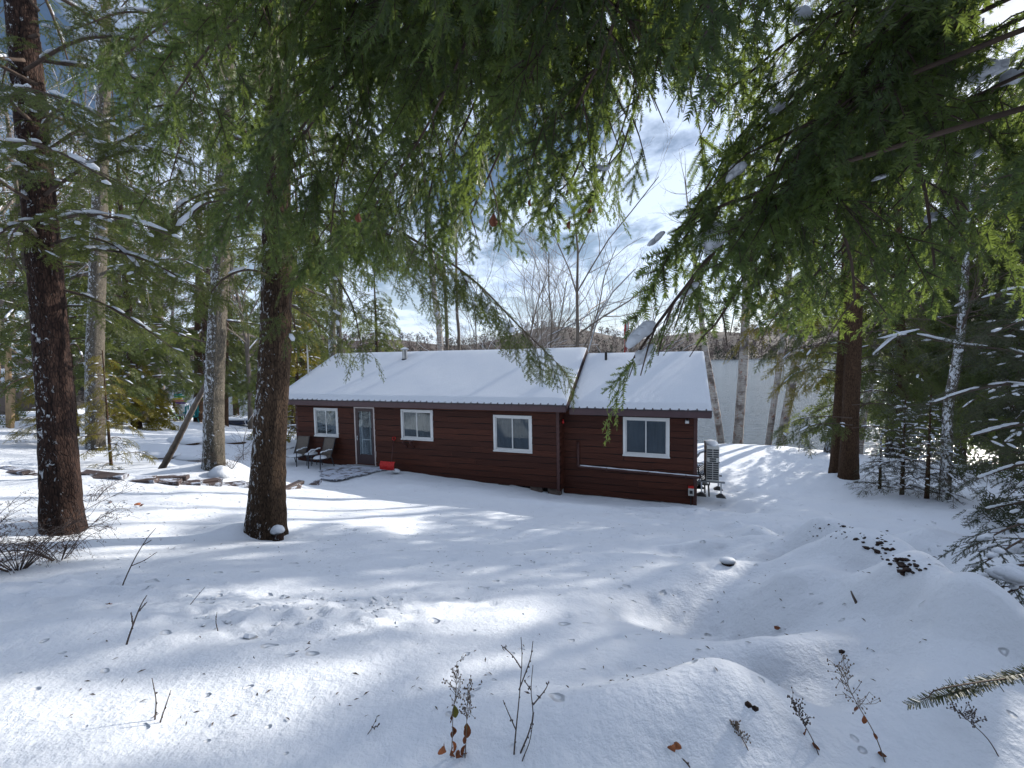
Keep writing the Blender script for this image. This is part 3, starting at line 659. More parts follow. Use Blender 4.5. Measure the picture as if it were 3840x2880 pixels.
a = wp(687, 421.5, RD - .08); g = CG(); g.box(a[0] - .055, a[0] + .055, RD - .16, RD - .036, a[1] - .05, a[1] + .05); lp = bevel(g.build('wall_lamp', M['grey'], cabin), .012)
g = CG(); g.box(a[0] - .045, a[0] + .045, RD - .166, RD - .158, a[1] - .045, a[1] + .02); g.build('lens', M['white'], lp)
a = wp(691, 491, RD - .08); g = CG(); g.box(a[0] - .075, a[0] + .075, RD - .14, RD - .036, a[1] - .13, a[1] + .09); mb = bevel(g.build('electric_box', M['pump'], cabin), .01)
g = CG(); g.box(a[0] - .075, a[0] + .075, RD - .145, RD - .05, a[1] + .092, a[1] + .15); g.build('red_box_cap', M['red'], mb)
g = CG(); g.box(a[0] - .04, a[0] + .04, RD - .16, RD - .142, a[1] - .06, a[1] + .03); g.build('switch_cover', M['black'], mb)
g = CG(); g.tube([(a[0], RD - .06, a[1] - .13), (a[0], RD - .06, a[1] - .55)], .014, 8); g.build('conduit', M['black'], mb)
a = wp(562.5, 421.5, .2); g = CG(); v, t_ = lump((SM + .07, .22, a[1]), (.035, .035, .075), 2, .1, 3); g.add(v, t_); g.build('red_bell', M['red'], cabin, smooth=True)
for px in (405.5, 412.5):
    a = wp(px, 372 + 32, -.05); s_ = a[0]
    g = CG(); g.bar((s_, -.30, -2.87), (s_, -.038, -3.10), .04, .05); g.box(s_ - .02, s_ + .02, -.30, -.036, -2.87, -2.835); g.build('shelf_bracket', M['trim_brown'], cabin)

# ------------------------------------------------------------------ things round the cabin
def cabin_thing(name, s, d, rz=0.0, **k):
    p = H(s, d, 0); return empty(name, (p.x, p.y, gz(p.x, p.y) if 'z' not in k else k.pop('z')), -TH + rz, **k)
M['sling'] = plain('taupe_sling', (0.17, 0.145, 0.125), 0.85, 0.1, 30)
M['chair_metal'] = plain('dark_chair_frame', (0.03, 0.032, 0.045), 0.4, 0.1, 8)
def patio_chair(s, d, rz, label, zb):
    c = cabin_thing('patio_chair', s, d, rz, label=label, cat='chair', group='patio chairs by the cabin door', z=zb)
    # local: front is -y, width along x
    for sx in (-1, 1):
        x = sx * .29
        g = Geo(); g.tube([(x, -.36, 0), (x, -.35, .30), (x, -.33, .55), (x, -.27, .61), (x, -.1, .63), (x, .22, .60)], .016, 8); g.build('leg', M['chair_metal'], c, smooth=True)
        g = Geo(); g.tube([(x, .28, 0), (x * .95, .16, .40)], .016, 8); g.build('leg', M['chair_metal'], c, smooth=True)
        Y = np.linspace(-.32, .2, 14); g = Geo(); g.tube(np.stack([np.full(14, x), Y, .645 + .012 * np.sin(Y * 20 + sx) + np.where(Y < -.27, -.03, 0)], 1), .026 + .006 * np.sin(np.arange(14) * 2.1), 8); g.build('arm_snow', M['snow_cap'], c, smooth=True)
        g = Geo(); g.tube([(x * .9, -.34, .36), (x * .9, .14, .34), (x * .9, .32, .72), (x * .9, .42, 1.02)], .013, 8); g.build('side_rail', M['chair_metal'], c, smooth=True)
    prof = [(-.33, .38), (-.2, .355), (.0, .34), (.12, .345), (.19, .42), (.26, .58), (.33, .76), (.40, .98), (.44, 1.03)]
    for nm, pr_ in (('seat', prof[:5]), ('backrest', prof[4:])):
        g = Geo(); n = len(pr_); V = [(x, y, z + (0 if abs(x) > .2 else -.012)) for (y, z) in pr_ for x in (-.255, -.1, .1, .255)]
        g.add(V, q=[(i * 4 + j, i * 4 + j + 1, i * 4 + j + 5, i * 4 + j + 4) for i in range(n - 1) for j in range(3)]); o = g.build(nm, M['sling'], c, smooth=True)
        m = o.modifiers.new('thickness', 'SOLIDIFY'); m.thickness = .008
    g = Geo(); v, t = lump((0, -.09, .365), (.25, .24, .085), 3, .22, 4 + int(s * 10), .3); g.add(v, t); g.build('seat_snow', M['snow_cap'], c, smooth=True)
    g = Geo(); g.tube([(-.27, .02, .30), (.27, .02, .30)], .012, 8); g.build('crossbar', M['chair_metal'], c)
    return c
pz = -3.91
patio_chair(-8.42, -.62, 0.10, 'taupe sling patio chair with snowy seat, left of the pair by cabin', pz)
patio_chair(-7.22, -.62, -0.06, 'taupe sling patio chair with snowy seat, nearer the cabin door', pz)
tb = cabin_thing('side_table', -7.83, -.5, 0, label='small dark side table with a ball of snow between the patio chairs', cat='table', z=pz)
g = Geo(); g.tube([(0, 0, .40), (0, 0, .425)], .23, 24); g.build('table_top', M['chair_metal'], tb)
for k in range(4):
    a = k * 1.571 + .7; g = Geo(); g.tube([(.17 * math.cos(a), .17 * math.sin(a), 0), (.15 * math.cos(a), .15 * math.sin(a), .40)], .012, 6); g.build('leg', M['chair_metal'], tb)
g = Geo(); v, t = lump((0, 0, .44), (.23, .23, .055), 2, .15, 8, .3); g.add(v, t); v, t = lump((.08, -.02, .53), (.11, .10, .10), 2, .12, 9); g.add(v, t); g.build('table_snow', M['snow_cap'], tb, smooth=True)

# red snow shovel leaning on the wall
sg = wp(394, 437.5, -.06); sb = wp(389.5, 468, -.55)
sh = cabin_thing('snow_shovel', sb[0], -.5, 0, label='red snow shovel leaning against the cabin wall beside the door', cat='shovel', z=sb[1] - .12)
top = Vector((sg[0] - sb[0] + .0, .44, sg[1] - sb[1] + .12)); lowp = Vector((0, .02, .13))
dirv = (top - lowp).normalized()
g = Geo(); g.tube([lowp - dirv * .1, top - dirv * .10], .017, 10); g.build('shaft', M['trim_brown'], sh, smooth=True)
g = Geo(); hx = Vector((1, 0, 0)); b = top - dirv * .11
g.tube([b, b + hx * .055 + dirv * .04, b + hx * .06 + dirv * .12, b - hx * .06 + dirv * .12, b - hx * .055 + dirv * .04, b], .013, 8); g.build('grip', M['red'], sh, smooth=True)
n, m_ = 15, 8; V = []
for j in range(m_):
    t = j / (m_ - 1); a = -0.5 + t * 1.35
    for i in range(n):
        u = i / (n - 1) * 2 - 1; rib = .006 * (1 if i % 2 else -1)
        V.append((u * .29, .02 - .20 * math.cos(a) + rib + .03 * u * u - .05, .20 + .23 * math.sin(a)))
g = Geo(); g.add(V, q=[(j * n + i, j * n + i + 1, (j + 1) * n + i + 1, (j + 1) * n + i) for j in range(m_ - 1) for i in range(n - 1)])
o = g.build('scoop', M['red'], sh, smooth=False); md = o.modifiers.new('thickness', 'SOLIDIFY'); md.thickness = .008
g = Geo(); v, t = lump((.23, -.02, .03), (.16, .12, .07), 2, .3, 17); g.add(v, t); g.build('snow_heap', M['snow_cap'], sh, smooth=True)

# heat pump on a raised stand
def heat_pump():
    d = 1.05; a = wp(706.3, 463, d); b = wp(719.4, 463, d); zt = wp(712, 446, d)[1]; zb = wp(712, 481.5, d)[1]
    zg = wp(712, 497.0, d)[1]
    hp = cabin_thing('heat_pump', (a[0] + b[0]) / 2, d, 0, label='beige heat pump unit with louvred end on a metal stand beside the cabin', cat='heat pump', z=zg)
    wd = (b[0] - a[0]) / 2; z0, z1 = zb - zg, zt - zg
    g = Geo(); g.box(-wd, wd, 0, .95, z0, z1); bevel(g.build('casing', M['pump'], hp), .02, 3)
    rows = 14; hh = (z1 - z0 - .14) / rows
    for r in range(rows):
        zc = z1 - .09 - (r + .5) * hh
        xsl = ((-.5, .5),) if r in (4, 5) else ((-.88, -.06), (.06, .88))
        for x0, x1 in xsl:
            g = Geo(); g.box(x0 * wd, x1 * wd, -.006, .004, zc - hh * .34, zc + hh * .34); lv = g.build('louvre', M['black'], hp)
            g = Geo()
            for q in (-.12, .12): g.box(x0 * wd + .008, x1 * wd - .008, -.012, -.004, zc + q * hh - .006, zc + q * hh + .006)
            g.build('slat', M['slat'], lv)
    for sx in (-1, 1):
        g = Geo(); g.box(sx * wd * .93 - .03, sx * wd * .93 + .03, -.01, .0, (z0 + z1) / 2 + .04, (z0 + z1) / 2 + .07); g.build('hand_grip', M['grey'], hp)
    g = Geo(); v, t = lump((0, .45, z1 - .005), (wd * 1.02, .50, .065), 3, .10, 12, .1); g.add(v, t); g.build('snow_cap', M['snow_cap'], hp, smooth=True)
    for y in (.08, .85):
        g = Geo(); g.box(-wd - .22, wd + .16, y - .025, y + .025, z0 - .055, z0 - .004); st = g.build('stand_rail', M['grey'], hp)
        for x in (-wd - .12, wd + .06):
            g = Geo(); g.bar((x, y, .05), (x, y, z0 - .056), .035); lg = g.build('stand_leg', M['steel'], hp)
            g = Geo(); g.add([(x - .13, y - .13, .0), (x + .13, y - .13, 0), (x + .13, y + .13, 0), (x - .13, y + .13, 0), (x - .03, y - .03, .10), (x + .03, y - .03, .10), (x + .03, y + .03, .10), (x - .03, y + .03, .10)],
                             q=[(0, 1, 5, 4), (1, 2, 6, 5), (2, 3, 7, 6), (3, 0, 4, 7), (4, 5, 6, 7)]); g.build('foot', M['black'], lg)
    g = Geo(); g.tube([(-wd - .26, -.55, z0 + .55), (-wd - .22, -.3, z0 + .30), (-wd - .12, -.12, z0 + .05), (-wd - .02, .05, z0 + .02)], .022, 8); g.build('hose', M['black'], hp, smooth=True)
    g = Geo(); g.tube([(-wd - .30, -.3, z1 - .32), (-wd - .18, -.1, z1 - .20), (-wd, .1, z1 - .18)], .028, 8); g.build('hose', M['grey'], hp, smooth=True)
heat_pump()
# resin garden chair with lattice back behind the heat pump
def lattice_chair():
    d = 1.9; a = wp(699.5, 478, d)
    c = cabin_thing('garden_chair', a[0] - .02, d, 0.2, label='dark resin garden chair with lattice back standing beside the heat pump', cat='chair')
    c.location.z -= .0
    g = Geo()
    for k in range(-7, 8):
        for sg_ in (-1, 1):
            x0, z0 = k * .075 - sg_ * .25, .45; x1, z1 = k * .075 + sg_ * .25, .95
            tt = [0.0, 1.0]
            for lim in (-.23, .23):
                q = (lim - x0) / (x1 - x0)
                if 0 < q < 1: tt.append(q)
            tt.sort()
            for u, v_ in zip(tt[:-1], tt[1:]):
                mx = x0 + (x1 - x0) * (u + v_) / 2
                if abs(mx) < .23 and v_ - u > .02: g.bar((x0 + (x1 - x0) * u, .2 + .004 * sg_, z0 + (z1 - z0) * u), (x0 + (x1 - x0) * v_, .2 + .004 * sg_, z0 + (z1 - z0) * v_), .022, .012, (0, 1, 0))
    g.build('backrest', M['black'], c)
    g = Geo(); g.tube([(-.25, .2, .40), (-.25, .2, .93), (-.15, .2, 1.0), (.15, .2, 1.0), (.25, .2, .93), (.25, .2, .40)], .02, 8); g.build('back_frame', M['black'], c, smooth=True)
    g = Geo(); g.box(-.25, .25, -.25, .2, .40, .43); g.build('seat', M['black'], c)
    for x in (-.23, .23):
        for y in (-.22, .2):
            g = Geo(); g.bar((x * 1.1, y * 1.1, -.05), (x, y, .40), .04); g.build('leg', M['black'], c)
        g = Geo(); g.tube([(x * 1.1, -.22, .40), (x * 1.15, -.22, .63), (x * 1.1, .2, .65)], .02, 8); g.build('armrest', M['black'], c, smooth=True)
lattice_chair()

# ------------------------------------------------------------------ boards: deck at the door and the stepped board walk
def wet_board_mat(name, amount):
    m, nt = new_mat(name)
    geo = nt.n('ShaderNodeNewGeometry').outputs['Position']; oc = nt.n('ShaderNodeTexCoord').outputs['Object']
    rnd = nt.n('ShaderNodeObjectInfo').outputs['Random']
    gr = nt.noise(nt.mapping(oc, (1.5, 14, 14)), 2.0, 6.0, 0.6)
    c = nt.mix(gr, (0.035, 0.022, 0.022), (0.13, 0.09, 0.08))
    sn = nt.noise(nt.mapping(geo, (1.0, 1.6, 1.0), rot=(0, 0, .35)), 3.2, 6.0, 0.7, 0.4)
    k = nt.ramp(nt.math('ADD', sn, nt.math('MULTIPLY', rnd, 0.10)), [(amount, 0.0), (amount + .09, 1.0)])
    c = nt.mix(k, c, (0.62, 0.66, 0.76))
    out(nt, princ(nt, c, 0.5, nt.bump(nt.math('ADD', gr, k), 0.4, 0.012))); return m
M['deck'] = wet_board_mat('swept_deck_boards', 0.46)
M['step'] = wet_board_mat('snowy_step_boards', 0.56)
dk = cabin_thing('door_deck', -5.95, -.95, 0, label='low swept board deck in front of the cabin door', cat='deck', z=-3.895)
for k in range(13):
    y = -.93 + k * .143; dq = y - .95; x0 = float(np.interp(dq, [-1.85, -.95, -.1], [-6.1, -7.05, -6.5])) + 5.95 + .06 * math.sin(k * 2.1); x1 = float(np.interp(dq, [-1.85, -.95, -.1], [-5.45, -5.0, -4.7])) + 5.95 + .05 * math.sin(k * 1.3)
    g = Geo(); g.box(x0, x1, y, y + .136, -.03, .012 + .004 * math.sin(k * 5)); bevel(g.build('board', M['deck'], dk), .004)
bw = None
pts = [(310, 485, 0), (285, 489, 0), (262, 486, 0), (240, 487, 0), (218, 485, 0), (196, 484, 0), (172, 483, 0), (150, 481, 0), (128, 479, 0), (100, 477, 0), (78, 476, 0), (56, 477, 0), (34, 476, 0), (12, 472, 0)]
P = [gp(a, b) for a, b, _ in pts]
bw = empty('board_walk', P[6], 0, 'stepped walk of weathered snow dusted boards crossing behind the trunks', 'walkway')
for k, p in enumerate(P):
    p = p - P[6]; nxt = (P[min(k + 1, len(P) - 1)] - P[max(k - 1, 0)]); ang = math.atan2(nxt.y, nxt.x)
    for j in range(2):
        q = Vector((p.x, p.y, p.z)) + Vector((0, .20 * j - .1, -.05 + .035 * (k % 2) + .015 * j))
        o = bpy.data.objects.new('board', bw.children[0].data if bw.children else None) if False else None
        g = Geo(); ln = prng.uniform(.42, .62); g.box(-ln, ln, -.09, .09, -.06, .03)
        o = g.build('board', M['step'], bw); bevel(o, .01); o.location = q; o.rotation_euler = (prng.uniform(-.15, .25), prng.uniform(-.06, .16), ang + math.pi + prng.uniform(-.12, .22))
# ------------------------------------------------------------------ foliage builders
def spray_template(seed, nlat, step, nlen, nwid, quad, droop=0.18, latlen=0.36, stem=0.006, ang0=52):
    """one flat conifer spray, unit length along +x: stems and needles as small faces"""
    r = np.random.default_rng(seed)
    tw = [(0.0, 0.0, 0.0, 1.0)]                                  # x, y, angle, length
    for i in range(nlat):
        t = 0.06 + 0.88 * (i + r.uniform(-.2, .2)) / nlat
        L = (latlen * (1 - t) ** 0.75 + 0.07) * r.uniform(0.75, 1.15)
        tw.append((t, 0.0, (1 if i % 2 else -1) * math.radians(ang0 + r.uniform(-9, 9)), L))
    B = []; TIP = []; P = []; WD = []; SV = []
    for k, (x, y, a, L) in enumerate(tw):
        m = max(3, int(L / step)); tt = (np.arange(m) + r.uniform(0, 1)) / m
        curve = 0.22 * (-a) * tt                                 # laterals sweep forward
        aa = a + curve
        bx = x + np.cos(a + curve * .5) * L * tt; by = y + np.sin(a + curve * .5) * L * tt
        SV.append((bx[0], by[0], bx[-1], by[-1]))
        for s in (-1, 1):
            na = aa + s * np.radians(64 + r.uniform(-14, 14, m)) * (1 - 0.45 * tt ** 4)
            ln = nlen * (0.75 + 0.35 * r.random(m)) * (1 - 0.35 * tt ** 3)
            up = r.normal(0.05, 0.22, m)
            dx, dy = np.cos(na), np.sin(na)
            b = np.stack([bx, by, np.zeros(m)], 1); d = np.stack([dx, dy, up], 1) * ln[:, None]
            p = np.stack([-dy, dx, r.normal(0, .5, m)], 1); p /= np.linalg.norm(p, axis=1)[:, None]
            B.append(b); TIP.append(b + d); P.append(p); WD.append(np.full(m, nwid))
    B, TIP, P, WD = map(np.concatenate, (B, TIP, P, WD)); n = len(B); w2 = P * WD[:, None] / 2
    if quad:
        V = np.stack([B - w2 * .6, B + w2 * .6, TIP + w2 * .45, TIP - w2 * .45], 1).reshape(-1, 3); k = np.arange(n)[:, None] * 4
        T = np.concatenate([k + [0, 1, 2], k + [0, 2, 3]])
    else:
        V = np.stack([B - w2, B + w2, TIP], 1).reshape(-1, 3); T = np.arange(n)[:, None] * 3 + [0, 1, 2]
    A = np.zeros(len(V))
    SV = np.array(SV); q = np.stack([SV[:, 2] - SV[:, 0], SV[:, 3] - SV[:, 1]], 1); q = np.stack([-q[:, 1], q[:, 0]], 1) / (np.linalg.norm(q, axis=1)[:, None] + 1e-9) * stem
    z = np.zeros(len(SV))
    sv = np.stack([np.stack([SV[:, 0] - q[:, 0], SV[:, 1] - q[:, 1], z + .002], 1), np.stack([SV[:, 0] + q[:, 0], SV[:, 1] + q[:, 1], z + .002], 1), np.stack([SV[:, 2], SV[:, 3], z + .002], 1)], 1).reshape(-1, 3)
    T = np.concatenate([T, np.arange(len(SV))[:, None] * 3 + [0, 1, 2] + len(V)]); V = np.concatenate([V, sv]); A = np.concatenate([A, np.full(len(sv), -1.0)])
    V[:, 2] -= droop * V[:, 0] ** 2 + 0.25 * V[:, 1] ** 2
    return V, T, A
TPL = {'near': [spray_template(s, nl_, .0205, .078, .0215, False, stem=.009, latlen=ll_, ang0=aa_) for s, nl_, ll_, aa_ in ((1, 6, .46, 46), (2, 4, .55, 38), (3, 8, .38, 52), (12, 5, .30, 44))],
       'mid': [spray_template(s, 7, .050, .095, .034, False, stem=.010, latlen=.46, ang0=46) for s in (4, 5)],
       'far': [spray_template(s, 6, .15, .19, .085, False, latlen=.42, stem=.012) for s in (7, 8)],
       'spruce': [spray_template(s, 7, .07, .08, .03, False, droop=.05, latlen=.45, stem=.016, ang0=46) for s in (9, 10)]}

def smooth_path(pts, n):
    """Catmull-Rom through the points"""
    p = np.asarray([tuple(q) for q in pts], float); p = np.concatenate([[2 * p[0] - p[1]], p, [2 * p[-1] - p[-2]]])
    k = len(p) - 3; u = np.linspace(0, k - 1e-6, n); i = u.astype(int); f = (u - i)[:, None]
    a, b, c, d = p[i], p[i + 1], p[i + 2], p[i + 3]
    return 0.5 * (2 * b + (c - a) * f + (2 * a - 5 * b + 4 * c - d) * f ** 2 + (3 * b - a - 3 * c + d) * f ** 3)

C3T = C3.transposed()
class Crown:
    """needles, wood and snow of ONE tree"""
    def __init__(s, seed=0): s.r = np.random.default_rng(seed); s.inst = {}; s.wood = Geo(); s.snow = Geo(); s.ns = 0; s.open_ = None
    def spray(s, lod, pos, d, L, tint, roll=0.35):
        r = s.r; d = np.asarray(d, float); d /= np.linalg.norm(d) + 1e-9
        up = np.array([0, 0, 1.0]) + r.normal(0, roll, 3)
        if abs(d[2]) > 0.75: up = up + r.normal(0, 1.0, 3) * [1, 1, .2]
        y = np.cross(up, d); y /= np.linalg.norm(y) + 1e-9; z = np.cross(d, y)
        if lod in ('near', 'mid'):                               # outside the picture a coarser spray will do
            q = C3T @ Vector(pos); o_ = -q.z < .15 or abs(q.x / -q.z) * FPX > 640 or abs(q.y / -q.z) * FPX > 560
            if o_: lod = 'far' if lod == 'mid' else 'mid'
        if s.open_ and lod == 'near' and any(s.open_(np.asarray(pos) + d * L * u) for u in (.25, .65, 1.0)): return   # boughs leave these openings clear
        k = (lod, int(r.integers(len(TPL[lod]))))
        s.inst.setdefault(k, []).append((np.stack([d, y, z], 1) * L, np.asarray(pos, float), tint))
    def lumpsnow(s, pos, d, L, w, h, sub=1):
        d = np.array([d[0], d[1], d[2]], float); d /= np.linalg.norm(d) + 1e-9; y = np.cross([0, 0, 1], d); y /= np.linalg.norm(y) + 1e-9; z = np.cross(d, y)
        v, t = lump((0, 0, 0), (L, w, h), sub, .35, int(s.r.integers(1e6)), .35); s.ns += 1
        s.snow.add(v @ np.stack([d, y, z], 1).T + np.asarray(pos), t)
    def bough(s, pts, r0, lod='mid', L=.30, sec=.6, gap=.16, hang=.35, t0=.12, snow=0.0, limbsnow=0.0, sides=6, tint=None, secgap=.13, tipr=.15, fwd=.7, density=1.0):
        r = s.r; n = 15; c = smooth_path(pts, n); seg = np.linalg.norm(np.diff(c, axis=0), axis=1); tot = seg.sum(); cum = np.concatenate([[0], np.cumsum(seg)]) / tot
        s.wood.tube(c, r0 * np.clip(1 - cum, 0, 1) ** .8 + .004, sides)
        tan = np.gradient(c, axis=0); tan /= np.linalg.norm(tan, axis=1)[:, None]
        tb = r.uniform(0.15, .85) if tint is None else tint
        t = t0; side = 1
        while t < 1.0:
            i = min(n - 1, int(np.searchsorted(cum, t))); p = c[i]; T = tan[i]
            lat = np.cross(T, [0, 0, 1.0]); lat /= np.linalg.norm(lat) + 1e-9
            sl = sec * (0.30 + 0.70 * math.sin(min(1.0, (1 - t) * 1.15 + .12) * 1.57)) * r.uniform(.7, 1.15) * (1.0 if t > .2 else .6 + 2 * t)
            d0 = T * fwd + lat * side * r.uniform(.6, 1.0) + np.array([0, 0, r.normal(-.05, .16)]); d0 /= np.linalg.norm(d0)
            q = np.stack([p + d0 * sl * u + np.array([0, 0, -hang * sl * .55 * u * u]) for u in np.linspace(0, 1, 5)])
            s.wood.tube(q[::2], np.linspace(max(.004, r0 * .28 * (1 - t)), .002, 3), 3, False)
            ns = max(1, int(sl / secgap * density))
            for k in range(ns):
                u = (k + r.uniform(.2, .8)) / ns; j = min(3, int(u * 4)); f = u * 4 - j; pos = q[j] * (1 - f) + q[j + 1] * f
                st = q[min(4, j + 1)] - q[j]; st /= np.linalg.norm(st) + 1e-9; la = np.cross(st, [0, 0, 1.0]); la /= np.linalg.norm(la) + 1e-9
                d = st * .75 + la * (1 if k % 2 else -1) * r.uniform(.4, .9) + np.array([0, 0, -hang * r.uniform(.3, 1.4)])
                tt = float(np.clip(tb + r.normal(0, .16) + (.5 if r.random() < .07 else 0), 0, 1))  # a few sprays get a brighter tint, standing in for sunlit patches
                s.spray(lod, pos, d, L * r.uniform(.5, 1.25) * (1 - .25 * t), tt)
                if snow and r.random() < snow: s.lumpsnow(pos + d * L * .35 + [0, 0, .02], d * [1, 1, .6], L * r.uniform(.12, .28), L * r.uniform(.07, .14), L * r.uniform(.05, .09))
            s.spray(lod, q[-1], (q[-1] - q[-2]) / np.linalg.norm(q[-1] - q[-2]) + np.array([0, 0, -hang * .6]), L * r.uniform(.8, 1.15), float(np.clip(tb + r.normal(.05, .15), 0, 1)))
            side = -side; t += gap / tot * r.uniform(.6, 1.3)
        s.spray(lod, c[-1], tan[-1] + [0, 0, -hang * .3], L * 1.1, tb)
        if limbsnow:
            k = 0
            for i in range(2, n - 1):
                if r.random() < limbsnow and abs(tan[i][2]) < .85: s.lumpsnow(c[i] + [0, 0, r0 * .7 + .015], tan[i], seg[0] * r.uniform(.5, 1.2), r.uniform(.018, .045) * (1 + r0 * 6), r.uniform(.012, .032) * (1 + r0 * 4))
    def bake(s, root, mat, wood_mat, crown_name='crown', snow_name='branch_snow'):
        V = []; T = []; A = []; n = 0; off = np.array(root.location)
        for (lod, k), lst in s.inst.items():
            tv, tt, ta = TPL[lod][k]; Ms = np.stack([a[0] for a in lst]); Ps = np.stack([a[1] for a in lst]) - off; tn = np.array([a[2] for a in lst])
            v = np.einsum('kij,nj->kni', Ms, tv) + Ps[:, None, :]; m = len(tv)
            V.append(v.reshape(-1, 3)); T.append((tt[None] + (np.arange(len(lst)) * m)[:, None, None]).reshape(-1, 3) + n); n += v.shape[0] * m
            A.append(np.where(ta[None, :] < -.5, -1.0, np.broadcast_to(tn[:, None], (len(lst), m))).ravel())
        out_ = []
        if V: out_.append(mesh_np(crown_name, np.concatenate(V), np.concatenate(T), mat=mat, parent=root, attr=np.concatenate(A), kind='stuff'))
        if s.wood.n:
            s.wood.v = [v - off for v in s.wood.v]; out_.append(s.wood.build('limbs', wood_mat, root, smooth=True, kind='stuff'))
        if s.snow.n:
            s.snow.v = [v - off for v in s.snow.v]; out_.append(s.snow.build(snow_name, M['snow_cap'], root, smooth=True, kind='stuff'))
        return out_

def trunk_mesh(root, pts, radii, mat, sides=28, rings=60, rough=.05, seed=0, name='trunk', flare=1.35):
    """tapered trunk through world points with furrowed bark and a root flare"""
    off = np.array(root.location); c = smooth_path(pts, rings) - off; u = np.linspace(0, 1, rings)
    rad = np.interp(u, np.linspace(0, 1, len(radii)), radii)
    seg = np.concatenate([[0], np.cumsum(np.linalg.norm(np.diff(c, axis=0), axis=1))])
    r = np.random.default_rng(seed); ph = r.uniform(0, 6.28, 12); ang = np.arange(sides) * 2 * np.pi / sides
    jit = []
    for i in range(rings):
        f = 1 + (flare - 1) * np.exp(-seg[i] / .28) * (1 + .35 * np.sin(4 * ang + ph[0]) + .2 * np.sin(3 * ang + ph[1]))
        f = f * (1 + rough * (.5 * np.sin(7 * ang + ph[2] + .6 * seg[i]) + .6 * np.sin(11 * ang + ph[3] + 1.1 * np.sin(seg[i] * 3 + ph[4])) + .3 * np.sin(2 * ang + seg[i] * 1.3)) + .35 * rough * r.normal(0, 1, sides))
        jit.append(f)
    g = Geo(); g.tube(c, rad, sides, True, jit=jit); return g.build(name, mat, root, smooth=True)

def children_of(o): return list(o.children)
def copy_tree(root, loc, rz, sc=1.0, label=None, group=None, cat=None):
    c = root.copy(); COL.objects.link(c); c.location = loc; c.rotation_euler = (0, 0, rz); c.scale = (sc, sc, sc)
    tag(c, label, cat, group)
    for ch in children_of(root):
        d = ch.copy(); COL.objects.link(d); d.parent = c
        for e in children_of(ch):
            f = e.copy(); COL.objects.link(f); f.parent = d
    return c

def conifer(name, base, height, crown0, Lmax, nl, lod, sprayL, label, group, seed, trunk_r, mat='needles_far', bark='bark', snow=.15, limbsnow=.2, hang=.35, lean=(0, 0), shape='hemlock', secf=.42, gap=.2, top=None, cat='tree', trunk=True, dead=True):
    b = Vector(base); root = empty(name, b, 0, label, cat, group); r = np.random.default_rng(seed)
    hvis = top or height
    P = [b + Vector((lean[0] * u * u * height, lean[1] * u * u * height, height * u - (.35 if u == 0 else 0))) for u in (0, .25, .5, .75, 1)]
    path = smooth_path(P, 60)
    if trunk: trunk_mesh(root, P, [trunk_r, trunk_r * .85, trunk_r * .62, trunk_r * .36, .015], M[bark], 18, 48, .05, seed)
    cr = Crown(seed + 50)
    for k in range(nl):
        u = (k + r.uniform(-.3, .3)) / nl; h = crown0 + (hvis - crown0) * max(0, u) ; hf = h / height
        p = path[min(59, int(hf * 59.9))]
        if shape == 'hemlock': ln = Lmax * (1 - .82 * ((h - crown0) / (height - crown0)) ** 1.2) * r.uniform(.6, 1.1)
        else: ln = Lmax * (1 - .95 * (h - crown0) / (height - crown0)) * r.uniform(.8, 1.08)
        az = k * 2.399 + r.uniform(-.4, .4); d = np.array([math.cos(az), math.sin(az), 0])
        rise = r.uniform(.02, .28) if shape == 'hemlock' else r.uniform(-.05, .18)
        dr = r.uniform(.10, .35)
        pts = [p, p + d * ln * .35 + [0, 0, rise * ln * .4], p + d * ln * .7 + [0, 0, (rise * .5 - dr * .25) * ln], p + d * ln + [0, 0, (rise * .2 - dr) * ln]]
        cr.bough(pts, max(.008, trunk_r * .22 * (ln / Lmax)), lod, sprayL, ln * secf, gap, hang, .12, snow, limbsnow, 5, None, secgap=sprayL * .42)
    if shape == 'spruce':
        cr.spray(lod, path[-1] + [0, 0, -.1], (0, 0, 1), sprayL * 1.2, .5)
    if dead and crown0 > 1.5:                                      # dead lower limbs
        for k in range(7):
            h = r.uniform(.35, 1.0) * crown0; p = path[min(59, int(h / height * 59.9))]; az = r.uniform(0, 6.28); ln = r.uniform(.5, 1.6); d = np.array([math.cos(az), math.sin(az), r.uniform(-.2, .15)])
            q = smooth_path([p, p + d * ln * .5 + [0, 0, .05], p + d * ln + [0, 0, -.1 * ln]], 6); cr.wood.tube(q, np.linspace(.014, .003, 6), 4, False)
            for j in range(3):
                a = q[2 + j]; e = d * .3 * ln + r.normal(0, .16, 3); cr.wood.tube([a, a + e * .6, a + e], [.006, .004, .002], 3, False)
    cr.bake(root, M[mat], M['twig'])
    return root

